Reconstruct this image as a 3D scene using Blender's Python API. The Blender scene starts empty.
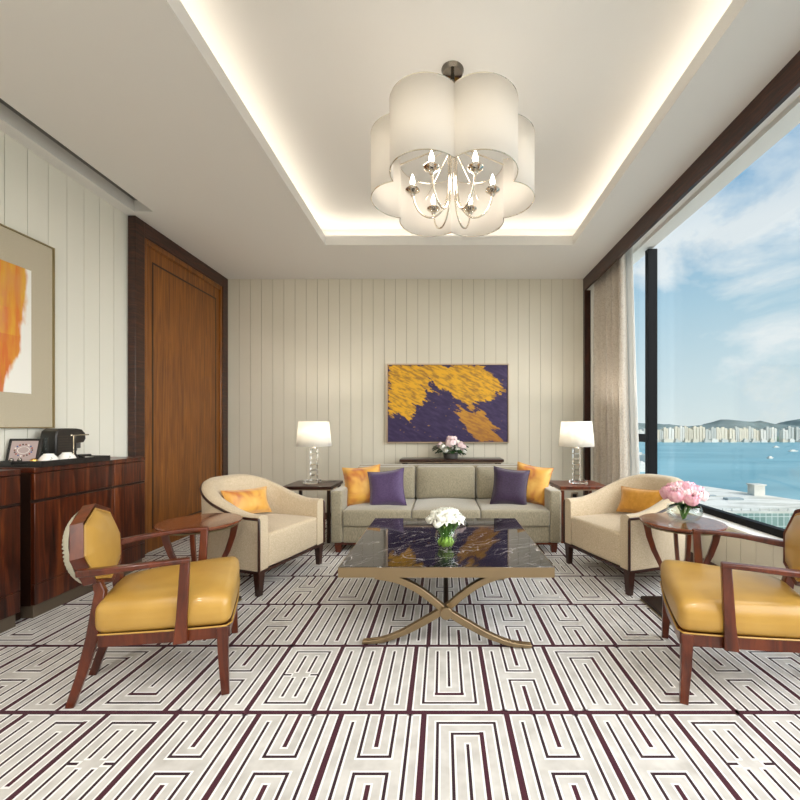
import bpy, math, random
from mathutils import Vector, Matrix, noise
random.seed(7)
S = bpy.context.scene
COL = S.collection
PI = math.pi
def R(d): return math.radians(d)

# ------------------------------------------------------------------ helpers
def lin(r, g, b):
    f = lambda c: (c/255/12.92) if c/255 <= .04045 else ((c/255+.055)/1.055)**2.4
    return (f(r), f(g), f(b), 1)

class MB:
    """collects shapes, then builds ONE mesh object"""
    def __init__(s): s.v = []; s.f = []; s.m = []; s.mi = 0; s.M = None
    def add(s, vs, fs):
        o = len(s.v)
        if s.M is not None: vs = [tuple(s.M @ Vector(v)) for v in vs]
        s.v += [tuple(v) for v in vs]
        s.f += [tuple(i+o for i in f) for f in fs]; s.m += [s.mi]*len(fs)
        return s
    def box(s, x0, x1, y0, y1, z0, z1):
        return s.add([(x0,y0,z0),(x1,y0,z0),(x1,y1,z0),(x0,y1,z0),(x0,y0,z1),(x1,y0,z1),(x1,y1,z1),(x0,y1,z1)],
                     [(3,2,1,0),(4,5,6,7),(0,1,5,4),(1,2,6,5),(2,3,7,6),(3,0,4,7)])
    def loft(s, rings, cap=True, close=False):
        n = len(rings[0]); vs = [p for r in rings for p in r]; fs = []
        k = len(rings)
        for i in range(k if close else k-1):
            a = i*n; b = ((i+1) % k)*n
            for j in range(n): fs.append((a+j, a+(j+1) % n, b+(j+1) % n, b+j))
        if cap and not close: fs.append(tuple(range(n-1, -1, -1))); fs.append(tuple((k-1)*n+j for j in range(n)))
        return s.add(vs, fs)
    def lathe(s, prof, n=32, c=(0,0,0), cap=True):
        rings = [[(c[0]+r*math.cos(2*PI*j/n), c[1]+r*math.sin(2*PI*j/n), c[2]+z) for j in range(n)] for r, z in prof]
        return s.loft(rings, cap)
    def sweep(s, pts, w, h=None, n=10, up=(0,0,1), cap=True):
        """tube (h None; w radius or list) or rectangular bar (w across, h along up) following pts"""
        pts = [Vector(p) for p in pts]; rings = []; up = Vector(up); prev = None
        for i, p in enumerate(pts):
            t = (pts[min(i+1, len(pts)-1)]-pts[max(i-1, 0)]).normalized()
            a = t.cross(up)
            if a.length < 1e-4: a = t.cross(Vector((0,1,0)) if abs(t.y) < .9 else Vector((1,0,0)))
            a.normalize()
            if prev is not None and h is None and a.dot(prev) < 0: a = -a
            prev = a
            b = a.cross(t).normalized()
            ww = w[i] if isinstance(w, (list,tuple)) else w
            if h is None: rings.append([tuple(p+a*ww*math.cos(2*PI*j/n)+b*ww*math.sin(2*PI*j/n)) for j in range(n)])
            else:
                hh = h[i] if isinstance(h, (list,tuple)) else h
                rings.append([tuple(p+a*sx*ww/2+b*sy*hh/2) for sx, sy in ((-1,-1),(1,-1),(1,1),(-1,1))])
        return s.loft(rings, cap)
    def rbox(s, hx, hy, hz, r, c=(0,0,0), fn=None, m=6, k=4):
        """rounded box, half sizes; fn deforms points (x,y,z)->(x,y,z) in local coords"""
        def ts(h):
            rr = min(r, h*.999); a = [-h+rr*(1-math.cos(PI/2*i/k)) for i in range(k)]
            mid = [-(h-rr)+2*(h-rr)*i/m for i in range(m+1)]
            return a+mid+[-x for x in reversed(a)]
        X, Y, Z = ts(hx), ts(hy), ts(hz); idx = {}; vs = []; fs = []
        def pt(i, j, l):
            key = (i,j,l)
            if key in idx: return idx[key]
            p = Vector((X[i],Y[j],Z[l])); q = Vector([max(-(h-min(r,h*.999)), min(h-min(r,h*.999), v)) for v, h in zip(p,(hx,hy,hz))])
            d = p-q
            if d.length > 1e-9: q = q+d.normalized()*r if r <= min(hx,hy,hz) else q+Vector([dd*min(r,h)/r for dd,h in zip(d.normalized()*r,(hx,hy,hz))])
            t = fn(q.x,q.y,q.z) if fn else q
            vs.append((c[0]+t[0],c[1]+t[1],c[2]+t[2])); idx[key] = len(vs)-1
            return idx[key]
        A, B, C_ = len(X), len(Y), len(Z)
        for i in range(A-1):
            for j in range(B-1):
                fs.append((pt(i,j,0),pt(i,j+1,0),pt(i+1,j+1,0),pt(i+1,j,0)))
                fs.append((pt(i,j,C_-1),pt(i+1,j,C_-1),pt(i+1,j+1,C_-1),pt(i,j+1,C_-1)))
        for i in range(A-1):
            for l in range(C_-1):
                fs.append((pt(i,0,l),pt(i+1,0,l),pt(i+1,0,l+1),pt(i,0,l+1)))
                fs.append((pt(i,B-1,l),pt(i,B-1,l+1),pt(i+1,B-1,l+1),pt(i+1,B-1,l)))
        for j in range(B-1):
            for l in range(C_-1):
                fs.append((pt(0,j,l),pt(0,j,l+1),pt(0,j+1,l+1),pt(0,j+1,l)))
                fs.append((pt(A-1,j,l),pt(A-1,j+1,l),pt(A-1,j+1,l+1),pt(A-1,j,l+1)))
        return s.add(vs, fs)
    def ball(s, c, r, n=12, k=8, sz=1):
        prof = [(r*math.sin(PI*i/k)+1e-5, -r*sz*math.cos(PI*i/k)) for i in range(k+1)]
        return s.lathe(prof, n, c)
    def build(s, name, mat, parent=None, smooth=35, bevel=0, solid=0, sub=0):
        me = bpy.data.meshes.new(name); me.from_pydata(s.v, [], s.f)
        mats = mat if isinstance(mat, (list,tuple)) else [mat]
        for q in mats: me.materials.append(q)
        if len(mats) > 1: me.polygons.foreach_set('material_index', s.m)
        if smooth:
            me.polygons.foreach_set('use_smooth', [True]*len(me.polygons))
            me.update(); me.set_sharp_from_angle(angle=R(smooth))
        me.validate(); me.update()
        o = bpy.data.objects.new(name, me); COL.objects.link(o)
        if parent: o.parent = parent
        if solid:
            q = o.modifiers.new('solidify','SOLIDIFY'); q.thickness = solid; q.offset = 0
        if bevel:
            q = o.modifiers.new('bevel','BEVEL'); q.width = bevel; q.segments = 2; q.limit_method = 'ANGLE'; q.angle_limit = R(40)
        if sub:
            q = o.modifiers.new('subd','SUBSURF'); q.levels = sub; q.render_levels = sub
        return o

def tag(o, label=None, cat=None, group=None, kind=None):
    if label: o['label'] = label
    if cat: o['category'] = cat
    if group: o['group'] = group
    if kind: o['kind'] = kind
    return o
def empty(name, loc=(0,0,0), rz=0, label=None, cat=None, group=None, kind=None):
    o = bpy.data.objects.new(name, None); COL.objects.link(o)
    o.location = loc; o.rotation_euler = (0,0,rz); o.empty_display_size = .05
    return tag(o, label, cat, group, kind)
def kids(o): return [c for c in bpy.data.objects if c.parent == o]
def copy_tree(o, parent=None):
    c = o.copy(); COL.objects.link(c); c.parent = parent
    for ch in kids(o): copy_tree(ch, c)
    return c
def struct(mb, name, mat, parent=None, **k):
    o = mb.build(name, mat, parent, **k)
    if not parent: o['kind'] = 'structure'; 
    return o

# ------------------------------------------------------------------ materials
def mat(name, base=(.5,.5,.5,1), rough=.5, metal=0, ior=1.5, emit=None, estr=0, trans=0, coat=0, sheen=0, spec=.5):
    m = bpy.data.materials.new(name); m.use_nodes = True
    b = m.node_tree.nodes['Principled BSDF']
    b.inputs['Base Color'].default_value = base; b.inputs['Roughness'].default_value = rough
    b.inputs['Metallic'].default_value = metal; b.inputs['IOR'].default_value = ior
    b.inputs['Transmission Weight'].default_value = trans; b.inputs['Coat Weight'].default_value = coat
    b.inputs['Coat Roughness'].default_value = .08
    b.inputs['Sheen Weight'].default_value = sheen; b.inputs['Specular IOR Level'].default_value = spec
    if emit: b.inputs['Emission Color'].default_value = emit; b.inputs['Emission Strength'].default_value = estr
    return m
def N(m, t, **k):
    n = m.node_tree.nodes.new(t)
    for a, v in k.items(): setattr(n, a, v)
    return n
def L(m, a, b): m.node_tree.links.new(a, b)
def P(m): return m.node_tree.nodes['Principled BSDF']
def coords(m, scale=(1,1,1), rot=(0,0,0), kind='Object'):
    t = N(m,'ShaderNodeTexCoord'); mp = N(m,'ShaderNodeMapping')
    mp.inputs['Scale'].default_value = scale; mp.inputs['Rotation'].default_value = rot
    L(m, t.outputs[kind], mp.inputs['Vector']); return mp.outputs[0]
def noise_n(m, vec, scale, detail=4, rough=.5, dist=0):
    n = N(m,'ShaderNodeTexNoise'); n.inputs['Scale'].default_value = scale; n.inputs['Detail'].default_value = detail
    n.inputs['Roughness'].default_value = rough; n.inputs['Distortion'].default_value = dist
    if vec: L(m, vec, n.inputs['Vector'])
    return n
def ramp(m, fac, stops, interp='LINEAR'):
    r = N(m,'ShaderNodeValToRGB'); r.color_ramp.interpolation = interp
    e = r.color_ramp.elements
    while len(e) < len(stops): e.new(.5)
    for x, (p, c) in zip(e, stops): x.position = p; x.color = c
    L(m, fac, r.inputs[0]); return r.outputs[0]
def bump(m, h, strength=.2, dist=.01):
    b = N(m,'ShaderNodeBump'); b.inputs['Strength'].default_value = strength; b.inputs['Distance'].default_value = dist
    L(m, h, b.inputs['Height']); L(m, b.outputs[0], P(m).inputs['Normal'])
def wood(name, dark, mid, light, scale=(30,30,2), rough=.25, coat=.3, nscale=1.0, dist=1.2):
    m = mat(name, rough=rough, coat=coat)
    v = coords(m, scale)
    n = noise_n(m, v, nscale, 6, .6, dist)
    c = ramp(m, n.outputs['Fac'], [(.3,dark),(.5,mid),(.72,light)])
    L(m, c, P(m).inputs['Base Color']); return m
def fabric(name, c1, c2, scale=180, rough=.9, bs=.15, sheen=.2, stretch=(1,1,1)):
    m = mat(name, rough=rough, sheen=sheen, spec=.2)
    v = coords(m, stretch); n = noise_n(m, v, scale, 3, .6)
    L(m, ramp(m, n.outputs['Fac'], [(.3,c1),(.7,c2)]), P(m).inputs['Base Color'])
    bump(m, n.outputs['Fac'], bs, .004); return m

W_ROSE = wood('rosewood', lin(22,7,3), lin(70,26,9), lin(118,58,22), (22,22,1.6), .3, .12)
W_ROSE_V = W_ROSE
W_FRAME = wood('walnut_frame_crossgrain', lin(28,12,7), lin(56,27,15), lin(84,44,24), (6,6,60), .4, .05)
W_AMBER = wood('amber_veneer', lin(92,48,10), lin(122,70,17), lin(146,90,27), (28,28,1.5), .38, .08)
W_INLAY = mat('dark_inlay', lin(38,18,8), .4)
W_CHAIR = wood('reddish_chair_wood', lin(50,17,7), lin(86,35,15), lin(112,52,24), (14,14,3), .3, .15)
W_DARK = wood('dark_brown_wood', lin(28,11,6), lin(48,21,12), lin(66,32,20), (14,14,3), .32, .12)
W_TABLE = wood('brown_side_table_wood', lin(86,44,24), lin(116,62,36), lin(138,80,48), (20,3,20), .22, .6)
W_BASE = mat('dark_skirting', lin(78,50,38), .4)
M_WALL = mat('cream_wall_panel', lin(222,216,200), .55)
v_ = coords(M_WALL, (1,1,1)); n_ = noise_n(M_WALL, v_, 1.5, 2); L(M_WALL, ramp(M_WALL, n_.outputs['Fac'], [(.2,lin(214,208,190)),(.8,lin(223,217,201))]), P(M_WALL).inputs['Base Color'])
M_GROOVE = mat('panel_groove', lin(150,140,118), .7)
M_WHITEWALL = mat('left_cream_panel', lin(230,228,216), .5)
M_CEIL = mat('ceiling_paint', lin(230,228,224), .8, spec=.2)
M_CEILW = mat('white_reveal_paint', lin(238,236,230), .7, spec=.2)
M_BLACK = mat('black_window_frame', lin(12,12,14), .55, spec=.12)
M_SOFA = fabric('sage_velvet', lin(122,114,94), lin(168,159,136), 60, .8, .12, .5, (4,4,.8))
M_TUB = fabric('cream_weave', lin(178,160,132), lin(210,193,166), 150, .9, .2)
M_LEATHER = mat('ochre_leather', lin(202,160,74), .36, coat=.15)
v_ = coords(M_LEATHER); n_ = noise_n(M_LEATHER, v_, 5, 3); L(M_LEATHER, ramp(M_LEATHER, n_.outputs['Fac'], [(.3,lin(172,132,58)),(.7,lin(190,150,74))]), P(M_LEATHER).inputs['Base Color'])
n2_ = noise_n(M_LEATHER, v_, 240, 2); bump(M_LEATHER, n2_.outputs['Fac'], .08, .002)
M_PLEAT = mat('pleated_cream_back', lin(184,180,162), .8)
M_GOLD = mat('gold_silk', lin(232,176,64), .4, sheen=.5)
v_ = coords(M_GOLD); n_ = noise_n(M_GOLD, v_, 7, 2, .5, .5); L(M_GOLD, ramp(M_GOLD, n_.outputs['Fac'], [(.35,lin(178,98,34)),(.5,lin(212,154,58)),(.75,lin(226,178,82))]), P(M_GOLD).inputs['Base Color'])
M_PURPLE = fabric('plum_satin', lin(66,48,86), lin(88,68,106), 90, .5, .1, .5)
M_PURPLE2 = fabric('dark_plum_velvet', lin(38,22,46), lin(58,38,68), 90, .45, .1, .5)
M_BRASS = mat('champagne_metal', lin(158,138,108), .36, metal=1)
M_CHROME = mat('polished_nickel', lin(226,218,205), .08, metal=1)
M_DKCHROME = mat('smoked_nickel', lin(120,115,108), .12, metal=1)
M_GOLDTRIM = mat('gilt_edge', lin(160,146,110), .4, metal=.7)
M_FRAME = mat('pale_metal_frame', lin(190,170,150), .3, metal=.8)
M_GLASS = mat('clear_glass', (1,1,1,1), 0, ior=1.45, trans=1)
M_WATER = mat('water', (.96,1,.97,1), 0, ior=1.2, trans=1)
M_WHITE = mat('white_porcelain', lin(245,243,238), .15)
M_BLKPL = mat('black_plastic', lin(30,28,27), .3)
M_BLKGL = mat('black_tray_lacquer', lin(26,24,24), .35)
M_GREYPL = mat('grey_plastic', lin(88,86,84), .35)
M_BULB = mat('lit_candle_bulb', (1,1,1,1), .3, emit=(1,.9,.74,1), estr=14)
M_LED = mat('cove_led', (1,1,1,1), .5, emit=(1,.90,.76,1), estr=8)
M_LEAF = mat('dark_leaf', lin(38,74,34), .45)
M_LIME = mat('fresh_green', lin(150,184,70), .5)
M_STEM = mat('green_stem', lin(86,128,54), .5)
def petal_mat(name, a, b):
    m = mat(name, rough=.7, spec=.2); n = noise_n(m, coords(m), 40, 2)
    L(m, ramp(m, n.outputs['Fac'], [(.3,a),(.7,b)]), P(m).inputs['Base Color']); 
    P(m).inputs['Subsurface Weight'].default_value = .0
    return m
M_PETW = petal_mat('white_petal', lin(238,238,226), lin(250,250,244))
M_PETP = petal_mat('pink_petal', lin(236,170,190), lin(250,208,218))
M_PETPP = petal_mat('pale_pink_petal', lin(240,208,212), lin(250,232,232))
def translucent(name, c, fac=.45):
    m = mat(name, c, .8, spec=.1); t = N(m,'ShaderNodeBsdfTranslucent'); t.inputs[0].default_value = c
    mx = N(m,'ShaderNodeMixShader'); mx.inputs[0].default_value = fac
    out = m.node_tree.nodes['Material Output']
    L(m, P(m).outputs[0], mx.inputs[1]); L(m, t.outputs[0], mx.inputs[2]); L(m, mx.outputs[0], out.inputs[0]); return m
M_SHADE = translucent('white_lamp_shade', lin(248,246,240), .5)
M_CSHADE = translucent('white_chandelier_fabric', lin(244,240,234), .4)
def seethru(name, c, fac, rough=.8):
    m = mat(name, c, rough); t = N(m,'ShaderNodeBsdfTransparent')
    mx = N(m,'ShaderNodeMixShader'); mx.inputs[0].default_value = fac
    out = m.node_tree.nodes['Material Output']
    L(m, P(m).outputs[0], mx.inputs[1]); L(m, t.outputs[0], mx.inputs[2]); L(m, mx.outputs[0], out.inputs[0]); return m
M_SHEER = seethru('sheer_voile', lin(245,245,242), .35)
def window_glass():
    m = bpy.data.materials.new('window_glass'); m.use_nodes = True; nt = m.node_tree
    nt.nodes.remove(nt.nodes['Principled BSDF']); out = nt.nodes['Material Output']
    t = N(m,'ShaderNodeBsdfTransparent'); t.inputs[0].default_value = (.98,.99,.99,1)
    g = N(m,'ShaderNodeBsdfGlossy'); g.inputs['Roughness'].default_value = .01
    mx = N(m,'ShaderNodeMixShader'); mx.inputs[0].default_value = .035
    L(m, t.outputs[0], mx.inputs[1]); L(m, g.outputs[0], mx.inputs[2]); L(m, mx.outputs[0], out.inputs[0]); return m
M_PANE = window_glass()
def clear_thin():
    m = bpy.data.materials.new('thin_clear_glass'); m.use_nodes = True; nt = m.node_tree
    nt.nodes.remove(nt.nodes['Principled BSDF']); out = nt.nodes['Material Output']
    t = N(m,'ShaderNodeBsdfTransparent'); t.inputs[0].default_value = (.93,.96,.95,1)
    g = N(m,'ShaderNodeBsdfGlossy'); g.inputs['Roughness'].default_value = .02
    lw = N(m,'ShaderNodeLayerWeight'); lw.inputs[0].default_value = .10
    mx = N(m,'ShaderNodeMixShader')
    L(m, lw.outputs['Facing'], mx.inputs[0])
    L(m, t.outputs[0], mx.inputs[1]); L(m, g.outputs[0], mx.inputs[2]); L(m, mx.outputs[0], out.inputs[0]); return m
M_THIN = clear_thin()
# marble
def marble():
    m = mat('black_veined_marble', rough=.04, ior=1.75)
    v = coords(m, (1,1.0,1), (0,0,R(-35)))
    w = noise_n(m, v, 3, 5, .6)
    mp = N(m,'ShaderNodeMixRGB'); mp.inputs[0].default_value = .22
    L(m, v, mp.inputs[1]); L(m, w.outputs['Color'], mp.inputs[2])
    st = N(m,'ShaderNodeMapping'); st.inputs['Scale'].default_value = (1.3,6.5,1); L(m, mp.outputs[0], st.inputs[0])
    vo = N(m,'ShaderNodeTexVoronoi'); vo.feature = 'DISTANCE_TO_EDGE'; vo.inputs['Scale'].default_value = 4.2; L(m, st.outputs[0], vo.inputs['Vector'])
    a = ramp(m, vo.outputs['Distance'], [(0,(.75,.75,.75,1)),(.011,(.3,.3,.3,1)),(.026,(0,0,0,1))])
    brk = noise_n(m, v, 5, 3); b = ramp(m, brk.outputs['Fac'], [(.38,(0,0,0,1)),(.56,(1,1,1,1))])
    mu = N(m,'ShaderNodeMixRGB', blend_type='MULTIPLY'); mu.inputs[0].default_value = 1; L(m, a, mu.inputs[1]); L(m, b, mu.inputs[2])
    base = noise_n(m, v, 6, 5)
    bc = ramp(m, base.outputs['Fac'], [(.35,lin(14,12,17)),(.7,lin(42,36,42))])
    mx = N(m,'ShaderNodeMixRGB'); L(m, mu.outputs[0], mx.inputs[0]); L(m, bc, mx.inputs[1]); mx.inputs[2].default_value = lin(190,184,184)
    L(m, mx.outputs[0], P(m).inputs['Base Color']); return m
M_MARBLE = marble()
def attr_mat(name, rough=.6):
    m = mat(name, rough=rough); a = N(m,'ShaderNodeAttribute', attribute_name='paint'); L(m, a.outputs['Color'], P(m).inputs['Base Color'])
    return m
M_PAINT = attr_mat('canvas_paint', .55)
M_LINEN = fabric('linen_mount', lin(176,166,144), lin(196,186,164), 220, .9, .1)

# ------------------------------------------------------------------ room shell
XL, XR, YB, YF, ZC = -2.67, 2.03, 4.84, -1.6, 2.91
# carpet: flat pile with the woven maze lines in the same mesh
def carpet():
    b = MB(); b.mi = 0; b.box(XL-.1, XR+.1, YF-.1, YB+.1, -.05, 0)
    segs = []
    H = .478; y = 2.046-H*7
    rnd = random.Random(11)
    def seg(x0, y0, x1, y1, kind): segs.append((x0,y0,x1,y1,kind))
    row = 0
    while y < YB:
        seg(XL, y, XR, y, 'P')
        x = XL - rnd.random()*.3; g = .0535
        last = None
        while x < XR:
            t = rnd.choice(['U','A','H','8','U','A','H','N','L'])
            if t == last: t = 'H'
            last = t
            nb = {'U':6,'A':6,'H':6,'8':5,'N':7,'L':6}[t]; w = nb*g
            a, c = y+.055, y+H-.055
            seg(x, y, x, y+H, 'P')
            X = lambda k: x+k*g
            if t == 'U':
                seg(X(1),y+H,X(1),a,'d'); seg(X(1),a,X(5),a,'d'); seg(X(5),a,X(5),c,'d')
                seg(X(2),c,X(2),a+g,'d'); seg(X(2),a+g,X(4),a+g,'p'); seg(X(4),a+g,X(4),y+H,'d'); seg(X(3),c,X(3),a+2*g,'d')
            if t == 'A':
                seg(X(1),y,X(1),c,'d'); seg(X(1),c,X(5),c,'d'); seg(X(5),c,X(5),a,'d')
                seg(X(2),a,X(2),c-g,'d'); seg(X(2),c-g,X(4),c-g,'d'); seg(X(4),c-g,X(4),y,'p'); seg(X(3),a,X(3),c-2*g,'d')
            if t == 'H':
                seg(X(1),y,X(1),c,'d'); seg(X(5),y+H,X(5),a,'d')
                seg(X(2),y+H,X(2),y+H*.56,'d'); seg(X(4),y+H*.56,X(4),y+H,'d'); seg(X(2),y+H*.56,X(4),y+H*.56,'d')
                seg(X(2),y,X(2),y+H*.42,'d'); seg(X(4),y,X(4),y+H*.42,'d'); seg(X(2),y+H*.42,X(4),y+H*.42,'d')
                seg(X(3),y+H,X(3),y+H*.66,'p'); seg(X(3),y,X(3),y+H*.32,'p')
            if t == '8':
                seg(X(1),a,X(1),c,'d'); seg(X(4),a,X(4),c,'d'); seg(X(1),a,X(4),a,'d'); seg(X(1),c,X(4),c,'d')
                m = y+H/2
                for q in (2,3): seg(X(q),a+g*.8,X(q),m-g*.5,'d'); seg(X(q),m+g*.5,X(q),c-g*.8,'d')
                seg(X(1),m,X(1.6),m,'d'); seg(X(3.4),m,X(4),m,'d')
            if t == 'N':
                for q in range(1,7): seg(X(q), (y if q % 2 else a), X(q), (c if q % 2 else y+H), 'p' if q == 4 else 'd')
            if t == 'L':
                seg(X(1),a,X(1),c,'d'); seg(X(1),a,X(6),a,'d'); seg(X(2),a+g,X(2),y+H,'d'); seg(X(2),a+g,X(5),a+g,'d')
                seg(X(3),a+2*g,X(3),c,'d'); seg(X(3),c,X(5),c,'d'); seg(X(4),a+2*g,X(4),c-g,'d'); seg(X(5),c,X(5),a+2*g,'p')
            x += w
        y += H
    wd = {'P':.021,'p':.015,'d':.0105}
    def strip(s, e, z, mi):
        x0,y0,x1,y1,k = s; h = wd[k]/2+e
        xa, xb = min(x0,x1)-h, max(x0,x1)+h; ya, yb = min(y0,y1)-h, max(y0,y1)+h
        xa = max(xa, XL); xb = min(xb, XR+.0); ya = max(ya, YF); yb = min(yb, YB)
        if xb-xa < 1e-4 or yb-ya < 1e-4: return
        b.mi = mi; b.add([(xa,ya,z),(xb,ya,z),(xb,yb,z),(xa,yb,z)], [(0,1,2,3)])
    for s in segs: strip(s, .007, .0004 + (.0002 if s[0] == s[2] else 0), 1)
    for s in segs: strip(s, 0, {'P':.0012,'p':.0010,'d':.0008}[s[4]] + (.0001 if s[0] == s[2] else 0), {'P':2,'p':2,'d':3}[s[4]])
    m0 = fabric('carpet_grey_pile', lin(176,172,166), lin(206,203,198), 9, .95, .3, .2)
    m1 = fabric('carpet_ivory_outline', lin(226,224,222), lin(238,237,235), 300, .95, .2, .1)
    m2 = fabric('carpet_aubergine_line', lin(58,22,34), lin(74,32,44), 300, .95, .2, .1)
    m3 = fabric('carpet_dark_line', lin(40,22,28), lin(58,34,42), 300, .95, .2, .1)
    o = b.build('floor', [m0,m1,m2,m3], smooth=0); o['kind'] = 'structure'
    return o
carpet()

PITCH = .135
def panel_wall_y(name, y, x0, x1, z0, z1, m, off):  # wall parallel to X, boards facing -Y
    b = MB(); b.mi = 1; b.box(x0, x1, y+.006, y+.12, z0, z1)
    b.mi = 0; x = off
    while x > x0: x -= PITCH
    while x < x1:
        a = max(x+.002, x0); c = min(x+PITCH-.002, x1)
        if c-a > .003: b.box(a, c, y, y+.008, z0, z1)
        x += PITCH
    return struct(b, name, [m, M_GROOVE], smooth=0)
def panel_wall_x(name, x, y0, y1, z0, z1, m, off, s=-1):  # boards; s=-1: wall body towards -X
    b = MB(); b.mi = 1
    b.box(*(sorted((x+s*.006, x+s*.12))), y0, y1, z0, z1)
    b.mi = 0; y = off
    while y > y0: y -= PITCH
    while y < y1:
        a = max(y+.002, y0); c = min(y+PITCH-.002, y1)
        if c-a > .003: b.box(*(sorted((x, x+s*.008))), a, c, z0, z1)
        y += PITCH
    return struct(b, name, [m, M_GROOVE], smooth=0)
panel_wall_y('wall_back', YB, XL-.12, 2.3, 0, 3.25, M_WALL, -2.6)
panel_wall_x('wall_left', XL, YF, YB, 0, ZC+.2, M_WHITEWALL, 3.38, -1)
b = MB(); b.box(XL-.12, 2.3, YF-.1, YF, 0, 3.25); struct(b, 'wall_front', M_WALL, smooth=0)
# low wall below the window: boards facing -X
panel_wall_x('wall_right', XR, YF, YB, 0, .40, M_WALL, 3.0, 1)
b = MB(); b.box(XR-.012, 2.3, YF, YB, .40, .418); struct(b, 'trim_1', M_CEILW, bevel=.003)
b = MB(); b.box(2.12, 2.3, YF, YB, .0, .40); struct(b, 'trim_2', M_WALL)
b = MB(); b.box(XR, 2.172, YF, YB, 2.97, 3.2); struct(b, 'trim_3', M_CEILW)
b = MB(); b.box(XR-.015, XR, YF, YB-.01, 0.001, .1); struct(b, 'baseboard_right', W_BASE, bevel=.003)
b = MB(); b.box(-2.59, XR-.02, YB-.014, YB, 0.001, .085); struct(b, 'baseboard_back', W_BASE, bevel=.003)
b = MB(); b.box(1.695, 1.77, YB-.05, YB-.001, .085, 2.76); struct(b, 'trim_4', W_DARK, bevel=.003)

# ceiling
cx0, cx1, cy0, cy1 = -1.16, 1.279, .66, 3.934
zs = ZC+.093
b = MB()
b.box(XL, -2.568, YF, YB, ZC, zs)
b.box(-2.568, -2.41, 3.324, YB, ZC, zs); b.box(-2.568, -2.41, YF, -1.2, ZC, zs)
b.box(-2.41, cx0, YF, YB, ZC, zs)
b.box(cx0, cx1, YF, cy0, ZC, zs); b.box(cx0, cx1, cy1, YB, ZC, zs)
b.box(cx1, 1.695, YF, YB, ZC, zs)
struct(b, 'ceiling', M_CEIL, smooth=0)
o = .22; zt = 3.17
b = MB(); b.box(cx0-o-.05, cx1+o+.05, cy0-o-.05, cy1+o+.05, zt, zt+.05)
b.box(cx0-o-.05, cx0-o, cy0-o-.05, cy1+o+.05, zs, zt); b.box(cx1+o, cx1+o+.05, cy0-o-.05, cy1+o+.05, zs, zt)
b.box(cx0-o, cx1+o, cy0-o-.05, cy0-o, zs, zt); b.box(cx0-o, cx1+o, cy1+o, cy1+o+.05, zs, zt)
struct(b, 'ceiling_tray', M_CEIL, smooth=0)
b = MB(); b.box(-2.60, -2.38, -1.25, 3.36, zs+.18, zs+.2); b.box(-2.60,-2.568,-1.25,3.36,zs,zs+.18); b.box(-2.41,-2.38,-1.25,3.36,zs,zs+.18); b.box(-2.568,-2.41,3.324,3.36,zs,zs+.18); b.box(-2.568,-2.41,-1.25,-1.2,zs,zs+.18)
struct(b, 'trim_5', mat('slot_grey', lin(150,148,144), .8), smooth=0)
# curtain pocket
b = MB(); b.box(1.695, 1.72, YF, YB-.001, 2.76, ZC+.095); struct(b, 'trim_6', W_FRAME, smooth=0)
b = MB(); b.box(1.69, XR, YF, YB, 3.006, 3.1); struct(b, 'trim_7', M_CEILW, smooth=0)
# cove LED strips
for (x0,x1,y0,y1,w) in ((cx0-.13,cx0-.10,cy0-.1,cy1+.1,'left long side'),(cx1+.10,cx1+.13,cy0-.1,cy1+.1,'window side'),(cx0-.09,cx1+.09,cy1+.10,cy1+.13,'back side'),(cx0-.09,cx1+.09,cy0-.13,cy0-.10,'near side')):
    b = MB(); b.box(x0,x1,y0,y1,zs,zs+.012)
    tag(b.build('cove_light_strip', M_LED, smooth=0), 'warm light strip hidden behind the ceiling tray lip on its '+w, 'light strip')

# windows
def window(n, y0, y1, transom=None, mull=True):
    e = empty('window_%d' % n, (2.16,(y0+y1)/2,.418), kind='structure'); cy = (y0+y1)/2
    f = MB(); w = .05
    f.box(-.028,.03,y0-cy,y1-cy,0,.05); pass
    f.box(-.06,.04,y0-cy,y0-cy+.03,.05,2.532); f.box(-.06,.04,y1-cy-.03,y1-cy,.05,2.532)
    if transom: f.box(-.03,.04,y0-cy+.03,y1-cy-.03,transom-.418-.04,transom-.418+.045)
    f.build('window_frame', M_BLACK, e, bevel=.004)
    p = MB(); p.box(.0,.008,y0-cy+.03,y1-cy-.03,.05,2.532); p.build('pane', M_PANE, e, smooth=0)
window(1, 4.13, YB, transom=1.0)
window(2, 1.0, 4.13)
window(3, YF, 1.0)

# door portal on left wall
e = empty('door_1', (-2.60, 4.1, 0), kind='structure')
yd0, yd1 = 3.38-4.1, 4.838-4.1
f = MB(); f.box(-.065,0,yd0,yd0+.11,0.001,ZC-.001); f.box(-.065,0,yd1-.11,yd1,0.001,ZC-.001); f.box(-.065,0,yd0+.11,yd1-.11,ZC-.13,ZC-.001)
f.build('door_frame', W_FRAME, e, bevel=.004)
f = MB(); a, c, t = yd0+.11, yd1-.11, ZC-.13
f.box(-.05,-.008,a,a+.035,0.001,t); f.box(-.05,-.008,c-.035,c,0.001,t); f.box(-.05,-.008,a+.035,c-.035,t-.05,t)
f.build('inner_architrave', W_AMBER, e, bevel=.006)
f = MB(); f.mi = 0; f.box(-.055,-.026,a+.035,c-.035,0.001,t-.05)
f.mi = 1; ia, ic, it = a+.12, c-.10, t-.17
f.box(-.0262,-.0245,ia,ia+.016,.2,it); f.box(-.0262,-.0245,ic-.016,ic,.2,it); f.box(-.0262,-.0245,ia,ic,it-.016,it); f.box(-.0262,-.0245,ia,ic,.2,.216)
f.build('door_leaf', [W_AMBER, W_INLAY], e, smooth=0)

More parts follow.
